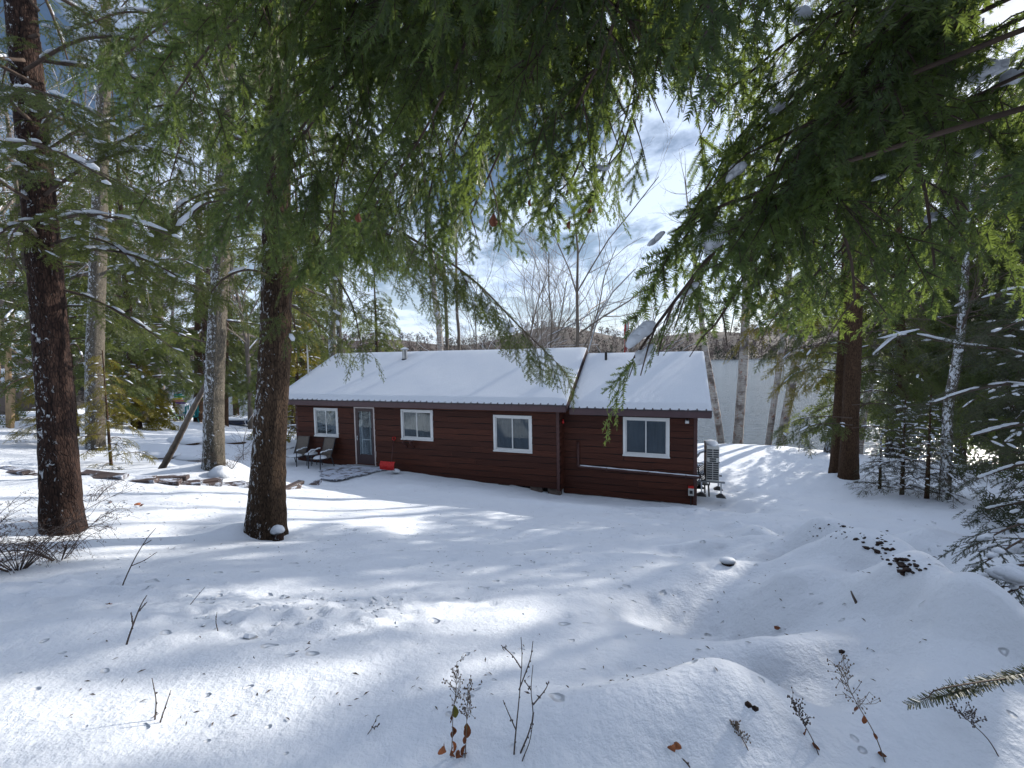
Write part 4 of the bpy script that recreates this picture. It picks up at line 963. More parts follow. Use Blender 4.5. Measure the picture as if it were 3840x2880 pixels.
def bare_tree(name, base, height, r0, seed, label, group, lean=(0, 0), mat='twig_pale', levels=4, spread=.55, snowy=.0, fork=.35, cat='tree', trunk_mat=None, wide=1.0, nmul=1.0):
    b = Vector(base); root = empty(name, b, 0, label, cat, group); r = np.random.default_rng(seed); g = Geo(); tw = Geo(); sn = Geo()
    def grow(p, d, L, rad, lv):
        n = 7 if lv == 0 else 5; pts = [p]; q = p.copy(); dd = d.copy()
        for i in range(n - 1):
            dd = dd + r.normal(0, .07 if lv == 0 else .16, 3) + np.array([0, 0, .03 if lv < 2 else .05]); dd /= np.linalg.norm(dd); q = q + dd * L / (n - 1); pts.append(q)
        pts = np.array(pts); rr = np.linspace(rad, rad * (.28 if lv == 0 else .3), n)
        (g if lv < 2 else tw).tube(pts, rr, (10, 6, 4, 3, 3)[lv], False)
        if snowy and lv in (1, 2) and abs(dd[2]) < .75 and r.random() < snowy: sn.tube(pts + [0, 0, rad * .9], np.maximum(rr * .8, .008), 4, False)
        if lv >= levels: return
        m = int((11, 7, 6, 5)[min(lv, 3)] * nmul)
        for k in range(m):
            u = (fork if lv == 0 else .18) + (1 - (fork if lv == 0 else .18)) * (k + r.random()) / m; j = min(n - 2, int(u * (n - 1))); f = u * (n - 1) - j; pp = pts[j] * (1 - f) + pts[j + 1] * f
            t = pts[j + 1] - pts[j]; t /= np.linalg.norm(t); s_ = r.normal(0, 1, 3) * [wide, wide, .5]; s_ -= t * s_.dot(t); s_ /= np.linalg.norm(s_)
            nd = t * (1 - spread * .5) + s_ * spread * r.uniform(.6, 1.2); nd /= np.linalg.norm(nd)
            grow(pp, nd, L * (.62 if lv == 0 else .55) * (1.05 - .45 * u) * r.uniform(.7, 1.15), max(rad * (1 - .7 * u) * .55, .0035), lv + 1)
    d0 = np.array([lean[0], lean[1], 1.0]); d0 /= np.linalg.norm(d0)
    grow(np.array([0, 0, -.3]), d0, height, r0, 0)
    g.build('trunk', M[trunk_mat or mat], root, smooth=True); tw.build('twigs', M[mat], root, kind='stuff')
    if sn.n: sn.build('branch_snow', M['snow_cap'], root, smooth=True, kind='stuff')
    return root
# ------------------------------------------------------------------ big trunks in front, left
def big_tree(name, pix, Y, radii, mat, label, limbs, seed, lod, sprayL, extra=None, snow=.2, limbsnow=.25, cmat='needles_far', sides=40, group=None, gap=.16, hang=.35, secf=.45):
    """trunk through pixels at distance Y (first pixel is the base on the ground), crown from listed limbs (world point lists)"""
    b = at(pix[0][0], pix[0][1], Y); b.z = gz(b.x, b.y); root = empty(name, b, 0, label, 'tree', group)
    P = [b - Vector((0, 0, .3))] + [at(px, py, Y + dy) for px, py, dy in pix[1:]]
    d = (P[-1] - P[-2]).normalized(); P.append(P[-1] + d * 5.5)
    trunk_mesh(root, P, radii, M[mat], sides, 110, .045, seed)
    cr = Crown(seed)
    for L in limbs: cr.bough(L['p'], L.get('r', .017), L.get('lod', lod), L.get('L', sprayL), L.get('sec', .7), L.get('gap', gap), L.get('hang', hang), L.get('t0', .15), L.get('snow', snow), L.get('ls', limbsnow), 6, L.get('tint'), secgap=L.get('L', sprayL) * .42)
    # crown above the frame
    r = np.random.default_rng(seed + 9); path = smooth_path(P, 80)
    if extra:
        z0, nl, Lm, zt = extra
        for k in range(nl):
            z = z0 + (zt - z0) * (k + r.random()) / nl; i = int(np.argmin(abs(path[:, 2] - z))); p = path[i]; az = k * 2.4 + r.uniform(-.3, .3); ln = Lm * (1 - .6 * (z - z0) / (zt - z0)) * r.uniform(.55, 1.1); dd = np.array([math.cos(az), math.sin(az), 0])
            cr.bough([p, p + dd * ln * .4 + [0, 0, .06 * ln], p + dd * ln * .75 + [0, 0, -.03 * ln], p + dd * ln + [0, 0, -.22 * ln]], .022, lod, sprayL, ln * secf, gap * 1.25, hang, .15, snow, limbsnow, 5, None, secgap=sprayL * .45)
    cr.bake(root, M[cmat], M['twig']); return root
def limb(*p, **k):
    k['p'] = [np.array(at(*q)) for q in p]; return k

def ring_limbs(cx, ys, Y, lo, hi, seed, sec=.55, **k):
    r = np.random.default_rng(seed); L = []
    for i, y in enumerate(ys):
        az = i * 2.4 + r.uniform(-.4, .4); ln = r.uniform(lo, hi); p = np.array(at(cx, y, Y)); d = np.array([math.cos(az), math.sin(az), 0])
        L.append(dict(p=[p, p + d * ln * .4 + [0, 0, .07 * ln], p + d * ln * .75 + [0, 0, -.02 * ln], p + d * ln + [0, 0, -.25 * ln]], sec=sec * ln / 1.6, **k))
    return L
t2 = big_tree('hemlock_tree', [(264, 533, 0), (270, 440, .02), (276, 330, .05), (277, 200, .1), (275, 60, .2), (272, -60, .3)], 6.0, [.245, .205, .188, .175, .16, .14, .05], 'bark',
    'thick brown trunked hemlock nearest the cabin, snow speckled on its left side',
    [limb((277, 250, 6.0), (320, 262, 5.6), (350, 300, 5.3), (362, 350, 5.2), sec=.55), limb((277, 235, 6.0), (320, 225, 5.5), (390, 235, 5.2), (440, 275, 5.0), sec=.6),
     limb((276, 300, 6.0), (300, 310, 6.4), (325, 330, 7.0), (340, 352, 7.4), sec=.5), limb((277, 280, 6.0), (250, 270, 5.6), (225, 278, 5.3), (205, 300, 5.1), sec=.45),
     limb((276, 210, 6.0), (230, 190, 5.6), (190, 200, 5.2), (160, 225, 5.0), sec=.6, snow=.3, ls=.5), limb((276, 180, 6.0), (320, 150, 5.6), (370, 150, 5.3), (415, 175, 5.0), sec=.6),
     limb((275, 140, 6.0), (215, 110, 5.7), (165, 105, 5.5), (120, 120, 5.3), sec=.6), limb((275, 90, 6.1), (330, 60, 5.6), (390, 55, 5.2), (440, 80, 5.0), sec=.6), limb((275, 40, 6.1), (220, 20, 5.6), (170, 20, 5.3), (130, 40, 5.0), sec=.6),
     limb((277, 215, 6.0), (360, 215, 5.2), (458, 268, 4.9), (515, 322, 5.0), (556, 362, 5.1), r=.022, sec=.50, gap=.07, t0=.06, hang=.9, tint=.3, ls=.0001),
     limb((277, 260, 6.0), (300, 285, 6.8), (330, 300, 7.6), (365, 318, 8.2), sec=.55), limb((277, 230, 6.0), (300, 260, 5.2), (290, 300, 4.9), (296, 330, 4.8), sec=.35)] + ring_limbs(276, [262, 245, 232, 218, 204, 190, 176, 160, 145, 128, 110, 92, 75, 58, 40, 20, 0, -20], 6.0, 1.2, 2.2, 1, hang=.5),
    31, 'mid', .32, extra=(4.6, 34, 2.6, 12), snow=.10, limbsnow=.2)
t1 = big_tree('spruce_tree', [(62, 533, 0), (57, 430, .0), (50, 330, 0), (41, 230, 0), (30, 110, .1), (19, -20, .2)], 5.2, [.195, .165, .155, .148, .14, .13, .05], 'bark_dark',
    'dark snow flecked trunk of the big conifer at the left edge',
    [limb((38, 200, 5.2), (90, 165, 5.0), (150, 150, 4.9), (215, 175, 4.8), sec=.6, ls=.6, snow=.25), limb((30, 120, 5.2), (10, 100, 4.6), (30, 90, 4.0), (80, 105, 3.6), sec=.5, ls=.6, snow=.3),
     limb((36, 180, 5.2), (0, 150, 4.6), (40, 145, 3.9), (110, 180, 3.4), sec=.5, ls=.7, snow=.35), limb((44, 260, 5.2), (100, 250, 5.0), (150, 262, 4.9), (200, 290, 4.8), sec=.55, snow=.2),
     limb((46, 285, 5.2), (95, 300, 5.4), (140, 325, 5.6), (175, 350, 5.8), sec=.5), limb((42, 240, 5.2), (20, 225, 4.7), (-10, 240, 4.3), (-40, 270, 4.0), sec=.5),
     limb((40, 225, 5.2), (80, 215, 4.6), (125, 220, 4.2), (170, 235, 3.9), sec=.45, snow=.5, ls=.7), limb((25, 70, 5.2), (80, 40, 5.0), (140, 40, 4.9), (200, 60, 4.8), sec=.6), limb((24, 60, 5.2), (-10, 60, 4.9), (-40, 80, 4.6), sec=.5),
     limb((34, 160, 5.2), (80, 130, 5.5), (130, 120, 5.8), (170, 140, 6.2), sec=.6, ls=.4)] + ring_limbs(38, [250, 225, 205, 180, 160, 135, 110, 85, 60, 35, 10, -15], 5.2, 1.2, 2.2, 2, hang=.45),
    33, 'mid', .28, extra=(4.5, 26, 2.4, 11), snow=.14, limbsnow=.3)
t3 = big_tree('maple_tree', [(213, 465, 0), (214, 400, 0), (217, 330, 0), (222, 230, .2), (226, 130, .4), (229, 20, .6)], 11.0, [.25, .215, .20, .19, .17, .15, .05], 'bark_grey',
    'grey furrowed trunk plastered with snow behind the two dark trunks', 
    [limb((217, 345, 11), (190, 338, 11), (165, 330, 11), (140, 336, 11), sec=.5, lod='far', L=.4, t0=.4), limb((218, 320, 11), (260, 325, 11.5), (300, 335, 12), sec=.5, lod='far', L=.4),
     limb((220, 280, 11), (180, 260, 11), (140, 262, 11), sec=.8, lod='far', L=.42), limb((222, 250, 11), (270, 250, 11), (320, 265, 11), sec=.8, lod='far', L=.42)], 35, 'far', .42, extra=(3.0, 16, 2.6, 11), snow=.2)
# snow packed against the foot of the grey trunk
p = at(219, 466, 10.6); g = Geo(); v, t = lump((p.x, p.y, gz(p.x, p.y)), (.28, .24, .26), 3, .25, 5); g.add(v, t); o = g.build('snow_drift', M['snow_cap'], None, smooth=True)
tag(o, 'heap of snow banked against the foot of the grey trunk', 'snow heap')
# snow capped stump beside the thick brown trunk
p = gp(278, 540); st = empty('tree_stump', p, 0, 'small stump capped with a ball of snow beside the thick brown trunk', 'stump')
g = Geo(); g.tube([(0, 0, -.15), (0, 0, .0), (.01, 0, .10)], [.09, .075, .065], 10); g.build('stump_wood', M['bark_dark'], st, smooth=True)
g = Geo(); v, t = lump((0, 0, .13), (.095, .09, .075), 3, .2, 6, .6); g.add(v, t); g.build('snow_cap', M['snow_cap'], st, smooth=True)

# ------------------------------------------------------------------ near hemlock boughs hanging into the picture
def near_tree(name, base, label, limbs, seed, trunk_h=7.0, den=1.5):
    b = Vector(base); b.z = gz(b.x, b.y); root = empty(name, b, 0, label, 'tree')
    trunk_mesh(root, [b - Vector((0, 0, .3)), b + Vector((.02, .0, 1.5)), b + Vector((.0, .05, 4)), b + Vector((0, .1, trunk_h))], [.17, .15, .11, .04], M['bark'], 22, 50, .05, seed)
    cr = Crown(seed); cr.open_ = in_gap
    for L in limbs:
        if L.get('root', True): L['p'] = [np.array([b.x, b.y, L['p'][0][2] + .2])] + L['p']
        cr.bough(L['p'], L.get('r', .007), 'near', L.get('L', .29), L.get('sec', .34), L.get('gap', .10), L.get('hang', .75), L.get('t0', .35), 0.0, 0.0, 8, L.get('tint'), secgap=.10, density=L.get('den', 1.0) * den)
    # the rest of its crown, overhead and behind the camera
    r = np.random.default_rng(seed + 3)
    for k in range(26):
        z = b.z + 2.9 + (trunk_h - 3.0) * (k + r.random()) / 26; az = k * 2.4; ln = 2.3 * (1 - .5 * k / 26) * r.uniform(.7, 1.1); p = np.array([b.x, b.y + .05, z]); dd = np.array([math.cos(az), math.sin(az), 0])
        e = p + dd * ln
        if any(q.z < -.1 and abs(q.x / q.z) * FPX < 750 and abs(q.y / q.z) * FPX < 640 for q in [C3T @ Vector(p + dd * ln * u) for u in (.4, .7, 1, 1.2)]): continue
        cr.bough([p, p + dd * ln * .4 + [0, 0, .06 * ln], p + dd * ln * .75 + [0, 0, -.02 * ln], e + [0, 0, -.2 * ln]], .018, 'far', .42, ln * .42, .3, .4, .15, 0, 0, 5, None, secgap=.2)
    cr.bake(root, M['needles'], M['twig']); return root, cr
NK = 0.78
GAPS = [[(965, -20), (1060, -20), (1060, 60), (1000, 30)], [(648, 100), (694, 135), (704, 165), (690, 192), (652, 245), (634, 285), (622, 335), (545, 335), (545, 268), (600, 262), (634, 236), (644, 190), (642, 150)],
        [(636, 402), (668, 366), (720, 348), (800, 340), (880, 344), (960, 310), (1040, 300), (1040, 600), (560, 600), (596, 430)], [(440, 268), (545, 264), (545, 340), (300, 340), (370, 300)]]
def in_gap(p):
    q = C3T @ Vector(p)
    if q.z > -.1: return False
    x, y = 512 + FPX * q.x / -q.z, 384 - FPX * q.y / -q.z
    for g in GAPS:
        c = False
        for (x0, y0), (x1, y1) in zip(g, g[1:] + g[:1]):
            if (y0 > y) != (y1 > y) and x < (x1 - x0) * (y - y0) / (y1 - y0) + x0: c = not c
        if c: return True
    return False
def nlimb(*p, **k): return limb(*[(a, b, Y * NK) for a, b, Y in p], **k)
nt_a, cra = near_tree('overhanging_hemlock', (0.35, -1.3, 0), 'near hemlock whose boughs hang like a curtain over the upper middle', [
    nlimb((470, -120, 1.7), (410, 0, 2.2), (330, 90, 2.6), (268, 175, 2.9)), nlimb((500, -120, 1.6), (470, 30, 2.1), (425, 130, 2.5), (375, 205, 2.8)),
    nlimb((560, -120, 1.5), (540, 40, 1.9), (505, 140, 2.3), (470, 215, 2.6)), nlimb((600, -110, 1.5), (602, 40, 1.9), (590, 130, 2.2), (566, 195, 2.4)),
    nlimb((650, -110, 1.6), (655, 10, 2.0), (640, 90, 2.3), (622, 150, 2.5)), nlimb((380, -110, 1.8), (280, -20, 2.3), (215, 40, 2.6), (175, 95, 2.8), den=.8), nlimb((690, -110, 1.7), (700, 0, 2.1), (700, 50, 2.3), (690, 90, 2.4)),
    nlimb((520, -110, 1.9), (500, 0, 2.6), (450, 70, 3.1), (400, 120, 3.5)), nlimb((590, -110, 1.9), (570, 20, 2.6), (540, 110, 3.0), (520, 190, 3.3)), nlimb((430, -110, 1.9), (360, 10, 2.7), (300, 60, 3.1), (240, 120, 3.5), den=.8),
    nlimb((640, -110, 2.2), (640, 40, 2.9), (625, 120, 3.2), (600, 185, 3.5)), nlimb((330, -100, 2.2), (240, -10, 2.8), (170, 20, 3.2), (120, 60, 3.6), den=.6), nlimb((540, -110, 2.2), (480, 90, 3.0), (430, 180, 3.4), (360, 235, 3.8)),
    nlimb((610, -120, 1.3), (620, -10, 1.6), (600, 60, 1.8), (575, 110, 2.0)),
    nlimb((450, -110, 2.4), (400, 60, 3.0), (350, 150, 3.3), (310, 220, 3.5)), nlimb((480, -110, 2.4), (450, 80, 3.2), (410, 170, 3.5), (390, 235, 3.7)), nlimb((350, -100, 2.6), (310, 40, 3.2), (280, 120, 3.5), (250, 190, 3.8)), nlimb((400, -110, 2.0), (350, 60, 2.6), (300, 140, 2.9), (240, 215, 3.2)), nlimb((560, -110, 2.6), (520, 90, 3.4), (480, 170, 3.7), (450, 225, 3.9)),
    nlimb((420, -110, 2.2), (380, 60, 2.8), (340, 170, 3.2), (330, 240, 3.4)), nlimb((500, -110, 2.3), (460, 100, 3.1), (430, 190, 3.4), (425, 245, 3.5)), nlimb((330, -100, 2.6), (300, 60, 3.3), (300, 170, 3.7), (315, 235, 3.9)), nlimb((270, -100, 2.8), (220, 30, 3.4), (190, 110, 3.8), (170, 180, 4.0), den=.8)], 71, den=1.25)
nt_b, crb = near_tree('leaning_hemlock', (2.6, 0.1, 0), 'near hemlock whose snowy bough sweeps down from the upper right', [
    nlimb((935, -60, 1.7), (885, 45, 1.72), (800, 150, 1.78), (715, 250, 1.85), (662, 318, 1.9), (634, 358, 1.92), r=.012, sec=.30, gap=.085, t0=.2), 
    nlimb((905, 20, 1.75), (905, 110, 1.95), (925, 190, 2.1), (935, 270, 2.2), sec=.36, gap=.09), nlimb((830, 110, 1.8), (830, 190, 1.95), (850, 255, 2.1), (855, 300, 2.2), sec=.36, gap=.09), nlimb((760, 190, 1.85), (755, 240, 1.95), (740, 285, 2.0), (715, 325, 2.0), sec=.30, gap=.08),
    nlimb((940, -60, 1.9), (860, 0, 2.0), (790, 40, 2.1), (730, 90, 2.2), sec=.40), nlimb((960, -30, 2.1), (880, 70, 2.3), (800, 110, 2.5), (740, 170, 2.6), sec=.42), nlimb((1000, 30, 2.0), (930, 60, 2.1), (880, 130, 2.3), (870, 200, 2.4), sec=.4),
    nlimb((930, 120, 2.3), (890, 200, 2.5), (830, 260, 2.6), (780, 310, 2.7), sec=.4),
    nlimb((990, 90, 2.4), (960, 220, 2.6), (920, 280, 2.8), (880, 315, 2.9), sec=.4), nlimb((960, -80, 2.0), (800, -20, 2.3), (730, 10, 2.5), (690, 60, 2.6), sec=.4), nlimb((880, 60, 2.0), (800, 90, 2.2), (745, 130, 2.3), (705, 190, 2.3), sec=.3)], 72, den=1.2)
def clump(g, a, b_, c_, seed):
    r = np.random.default_rng(seed)
    for j in range(11):
        f = r.uniform(.3, .62); v, t = lump((r.uniform(-.65, .65) * a, r.uniform(-.4, .4) * b_, r.uniform(-.1, .25) * c_ - .15 * c_), (a * f, b_ * f * 1.2, c_ * f * 1.2), 2, .55, seed * 7 + j, .5); g.add(v, t)
# heavy snow clumps lying on the near bough
for k, (px, py, Y, a, b_, c_) in enumerate([(640, 333, 1.86, .075, .04, .055), (645, 355, 1.87, .05, .03, .04), (955, 78, 2.0, .055, .06, .05), (990, 72, 2.0, .085, .06, .06), (1012, 78, 2.1, .05, .05, .05), (735, 172, 1.9, .055, .04, .04), (712, 235, 1.9, .06, .035, .05), (715, 244, 1.82, .05, .03, .04),
                                            (776, 108, 1.9, .045, .035, .03), (880, 66, 1.8, .06, .035, .06), (655, 240, 2.0, .05, .03, .025), (802, 230, 2.1, .04, .03, .03), (938, 215, 2.2, .055, .04, .05), (800, 18, 2.0, .05, .03, .05), (975, 155, 2.2, .06, .03, .03), (878, 178, 2.1, .05, .025, .02), (690, 290, 1.9, .04, .03, .03)]):
    p = at(px, py, Y * NK) - nt_b.location; a *= NK; b_ *= NK; c_ *= NK; g = Geo(); clump(g, a, b_, c_, 40 + k); o = g.build('snow_clump', M['snow_cap'], nt_b, smooth=True); o.location = p; o.rotation_euler = (0, (-.7 if px < 760 else -.3), 0)
for k, (px, py, Y, a) in enumerate([(455, 20, 2.3, .05), (520, 30, 2.2, .04), (475, 60, 2.4, .035), (600, 168, 2.5, .05), (535, 110, 2.6, .03), (430, 150, 2.8, .04)]):
    p = at(px, py, Y * NK) - nt_a.location; a *= NK; g = Geo(); clump(g, a, a * .7, a * .6, 60 + k); o = g.build('snow_clump', M['snow_cap'], nt_a, smooth=True); o.location = p
# withered leaves caught in the boughs
M['dead_leaf'] = plain('withered_leaf', (0.16, 0.05, 0.025), 0.8, 0.4, 20)
def dead_leaf(px, py, Y, s, label, rz):
    r = np.random.default_rng(int(px)); Y *= NK; s *= .5; o = empty('withered_leaf', at(px, py, Y), rz, label, 'leaf', 'withered leaves in the boughs')
    n = 7; V = []
    for i in range(n):
        u = i / (n - 1); wd = s * .38 * math.sin(max(.05, u) * 2.9) + .003
        for j in (-1, 0, 1): V.append((j * wd * .8, .25 * s * math.sin(u * 3 + j) * .5 + abs(j) * wd * .5, -u * s))
    g = Geo(); g.add(V, q=[(i * 3 + j, i * 3 + j + 1, i * 3 + j + 4, i * 3 + j + 3) for i in range(n - 1) for j in range(2)]); b = g.build('blade', M['dead_leaf'], o, smooth=True); m = b.modifiers.new('thickness', 'SOLIDIFY'); m.thickness = .002
    g = Geo(); g.tube([(0, 0, 0), (.004, 0, s * .3), (0, .003, s * .55)], .0015, 5); g.build('stalk', M['twig'], o)
dead_leaf(494, 214, 2.0, .085, 'large withered brown leaf hanging lowest at the middle of the curtain', .3); dead_leaf(531, 198, 2.1, .06, 'dark withered leaf hanging right of the large one', 1.2); dead_leaf(570, 221, 2.1, .06, 'narrow withered leaf near the right end of the curtain', 2.0)
dead_leaf(359, 213, 2.2, .07, 'withered leaf hanging left in the curtain beside the brown trunk', .8); dead_leaf(590, 208, 2.3, .04, 'small withered leaf at the sky gap edge', .1)

# ------------------------------------------------------------------ trees on the right and round the lake shore
def leaning_trunk_tree(name, pix, Y, r, mat, label, group, seed, crown=None, flare=1.25):
    b = at(pix[0][0], pix[0][1], Y); b.z = min(b.z, gz(b.x, b.y) + .02); root = empty(name, b, 0, label, 'tree', group)
    P = [b - Vector((0, 0, .4))] + [at(px, py, Y + dy) for px, py, dy in pix[1:]]; d = (P[-1] - P[-2]).normalized(); P += [P[-1] + d * 2.5, P[-1] + d * 5.5]
    trunk_mesh(root, P, [r * 1.1, r, r * .93, r * .8, r * .5, .02], M[mat], 18, 70, .05, seed, flare=flare)
    g = Geo(); rr = np.random.default_rng(seed); path = smooth_path(P, 50) - np.array(b)
    for k in range(26):
        p = path[rr.integers(26, 50)]; d = rr.normal(0, 1, 3) * [1, 1, .4] + [0, 0, .5]; d /= np.linalg.norm(d); L = rr.uniform(.6, 2.0); q = smooth_path([p, p + d * L * .5, p + d * L + [0, 0, .2 * L]], 6); g.tube(q, np.linspace(.02, .004, 6), 4, False)
        for j in range(5):
            a = q[rr.integers(2, 6)]; e = d * .4 + rr.normal(0, .3, 3); g.tube([a, a + e * .5, a + e], [.006, .004, .002], 3, False)
    g.build('twigs', M['twig'], root, kind='stuff')
    return root
GB = 'birches along the lake shore'
leaning_trunk_tree('birch_tree', [(723, 450, 0), (718, 420, 0), (710, 375, 0), (704, 340, 0), (698, 290, 0)], 22, .16, 'birch', 'birch beside the cabin roof end with orange bark at its foot', GB, 81)
leaning_trunk_tree('birch_tree', [(737, 446, 0), (740, 410, 0), (744, 350, 0), (747, 280, 0), (748, 220, 0)], 22, .22, 'birch', 'second birch from the cabin, stout and nearly upright', GB, 82)
leaning_trunk_tree('birch_tree', [(766.5, 451, 0), (773, 410, 0), (781, 355, 0), (788, 290, 0), (793, 230, 0)], 22, .14, 'birch', 'slim birch left of the one that leans most', GB, 83)
leaning_trunk_tree('birch_tree', [(778, 453, 0), (787, 410, 0), (797, 355, 0), (806, 290, 0), (815, 230, 0)], 21.5, .20, 'birch', 'birch that leans most to the right over the lake', GB, 84)
leaning_trunk_tree('birch_tree', [(824, 462, 0), (832, 430, 0), (842, 395, 0), (852, 340, 0)], 19, .14, 'bark_grey', 'leaning snow dusted trunk just left of the twin hemlock', GB, 85)
leaning_trunk_tree('birch_tree', [(857, 466, 0), (863, 420, 0), (872, 372, 0), (880, 320, 0), (886, 250, 0)], 19, .13, 'birch', 'slim pale trunk just right of the twin hemlock', GB, 86)
leaning_trunk_tree('birch_tree', [(944, 500, 0), (947, 450, 0), (948, 410, 0), (955, 370, 0), (961, 330, 0), (966, 260, 0)], 10.5, .105, 'bark_grey', 'pale birch standing among the snowy spruces at the right', GB, 87)

def side_limbs(cx, ys, Y, spread, dl, seed, sgn=None):
    r = np.random.default_rng(seed); L = []
    for k, y in enumerate(ys):
        s = (1 if k % 2 else -1) if sgn is None else sgn; dx = spread * r.uniform(.6, 1.1); dy = r.uniform(-1.6, 1.2)
        L.append(limb((cx, y, Y), (cx + s * dx * .4, y - dl * .2, Y + dy * .4), (cx + s * dx * .75, y + dl * .1, Y + dy * .8), (cx + s * dx, y + dl, Y + dy)))
    return L
big_tree('hemlock_tree', [(848, 481, 0), (850, 430, 0), (852, 380, 0), (854, 330, 0), (856, 240, 0), (858, 120, 0)], 14.0, [.27, .235, .225, .21, .19, .15, .04], 'bark_red', 'front stem of the twin red brown hemlocks by the lake shore',
    side_limbs(854, [330, 335, 345, 300, 312, 290, 270, 250, 235, 215, 190, 170, 150, 120], 14, 85, 22, 5) + side_limbs(852, [425, 428, 418, 405], 13.6, 62, 8, 6) + side_limbs(853, [395, 375, 360, 350], 14.6, 75, 24, 8, 1), 36, 'mid', .50, extra=(7.4, 30, 3.4, 16), snow=.06, limbsnow=.12, cmat='needles_far', sides=26, gap=.25, hang=.5)
big_tree('hemlock_tree', [(836, 466, 0), (838, 430, 0), (841, 380, 0), (844, 330, 0), (847, 240, 0), (850, 120, 0)], 14.8, [.19, .17, .16, .15, .13, .10, .04], 'bark_red', 'rear thinner stem of the twin red brown hemlocks by the lake shore',
    side_limbs(842, [365, 372, 380, 355, 348], 15.2, 62, 14, 7, -1) + side_limbs(844, [320, 300, 285, 265, 240, 220], 15, 100, 24, 9, -1), 37, 'mid', .50, extra=(7.4, 20, 3.4, 15), snow=.05, limbsnow=.15, cmat='cedar', sides=22, gap=.24, hang=.5)

GS = 'young snowy spruces at the right'
def young_spruce(px, pyb, pyt, Y, seed, label, Lm=1.0, nl=34, bark='bark_red'):
    b = gp(px, pyb) if Y is None else at(px, pyb, Y); b.z = gz(b.x, b.y); h = at(px, pyt, b.y).z - b.z
    return conifer('spruce_tree', b, h, .12 * h, Lm, nl, 'spruce', .26, label, GS, seed, .035 + .006 * h, 'needles_dark', bark, snow=.5, limbsnow=.5, hang=.12, shape='spruce', secf=.5, gap=.14)
young_spruce(902, 490, 400, 11.5, 91, 'small snow laden spruce nearest the twin hemlock', 1.05, 36)
young_spruce(927, 492, 395, 10.8, 92, 'small snow laden spruce with reddish stem beside the pale birch', 1.0, 36)
young_spruce(880, 478, 442, 12.5, 93, 'lowest little spruce in front of the lake', .6, 18)
# dense hemlocks closing the right edge
GR = 'dense conifers at the right edge'
conifer('hemlock_tree', (11.6, 8.6, gz(11.6, 8.6)), 8.5, .5, 2.4, 46, 'far', .40, 'dark dense snowy hemlock filling the right edge behind the spoil heap', GR, 95, .16, 'needles_dark', 'bark', .14, .3, .4, gap=.2)
conifer('hemlock_tree', (15.5, 11.5, gz(15.5, 11.5)), 11, .8, 3.0, 50, 'far', .5, 'tall olive hemlock behind the dense one at the right edge', GR, 96, .2, 'needles_far', 'bark', .08, .2, .4, gap=.26)
big_tree('hemlock_tree', [(1075, 560, 0), (1072, 400, 0), (1068, 250, 0), (1064, 60, 0)], 6.2, [.15, .13, .12, .10, .05], 'bark_dark', 'hemlock just outside the right edge reaching snowy limbs into the picture',
    [limb((1068, 375, 6.2), (1015, 352, 6.1), (960, 345, 6.0), (905, 335, 6.0), (880, 350, 6.0), ls=.6, sec=.55, snow=.3), limb((1070, 400, 6.2), (1020, 385, 5.8), (975, 390, 5.5), (930, 405, 5.3), sec=.5, snow=.25), limb((1070, 430, 6.2), (1020, 425, 6.0), (960, 440, 5.9), sec=.6),
     limb((1070, 460, 6.2), (1020, 465, 6.2), (975, 480, 6.3), sec=.6, ls=.4), limb((1070, 490, 6.2), (1030, 500, 6.2), (985, 510, 6.4), sec=.5, ls=.5, snow=.3), limb((1066, 300, 6.2), (1020, 290, 6.2), (980, 300, 6.2), sec=.6), limb((1066, 330, 6.2), (1030, 320, 5.6), (990, 335, 5.2), sec=.5, ls=.5, snow=.3), limb((1064, 190, 6.2), (1010, 175, 6.0), (975, 190, 5.9), sec=.4)],
    39, 'mid', .30, extra=None, snow=.14, limbsnow=.35, cmat='needles_dark')

# ------------------------------------------------------------------ wood on the left
GL = 'conifers standing back on the left'
cA = conifer('hemlock_tree', (-16.4, 16.0, gz(-16.4, 16.0)), 14, 2.2, 2.8, 52, 'far', .46, 'dark conifer standing back on the left', GL, 101, .18, 'needles_far', 'bark', .12, .25, .45, gap=.26, top=11)
cB = conifer('hemlock_tree', (-11.5, 24.0, gz(-11.5, 24.0)), 15, 2.6, 3.2, 52, 'far', .52, 'dark conifer standing back on the left', GL, 102, .22, 'needles_far', 'bark_red', .12, .25, .45, gap=.30, top=12)
for k, (x, y, src, sc) in enumerate([(-17.5, 20, cA, 1.1), (-15.0, 29.5, cB, 1.0), (-19.0, 27, cA, 1.2), (-23.5, 24.5, cB, 1.05), (-27, 30, cA, 1.25), (-21.5, 33.5, cB, 1.0), (-32, 26, cB, 1.2), (-9.6, 31.0, cA, .95), (-18.0, 35.5, cA, 1.1)]):
    copy_tree(src, (x, y, gz(x, y)), k * 1.3 + .5, sc, 'dark conifer standing back on the left', GL)
GBk = 'bare hardwoods standing back on the left'
bA = bare_tree('bare_tree', (-17, 15.8, gz(-17, 15.8)), 12, .16, 111, 'bare grey hardwood standing back on the left', GBk, levels=3, snowy=.6, trunk_mat='bark_far', nmul=1.1)
for k, (x, y, sc) in enumerate([(-22, 19, 1.1), (-26, 22, 1.2), (-20.5, 24, 1.0), (-30, 21, 1.15), (-16.5, 27, 1.0), (-25, 28, 1.3), (-34, 30, 1.3), (-13.4, 31.5, .9), (-38, 25, 1.2), (-29, 36, 1.3), (-22.5, 15.2, 1.0), (-28, 16, 1.1)]):
    copy_tree(bA, (x, y, gz(x, y)), k * 1.9 + .3, sc, 'bare grey hardwood standing back on the left', GBk)
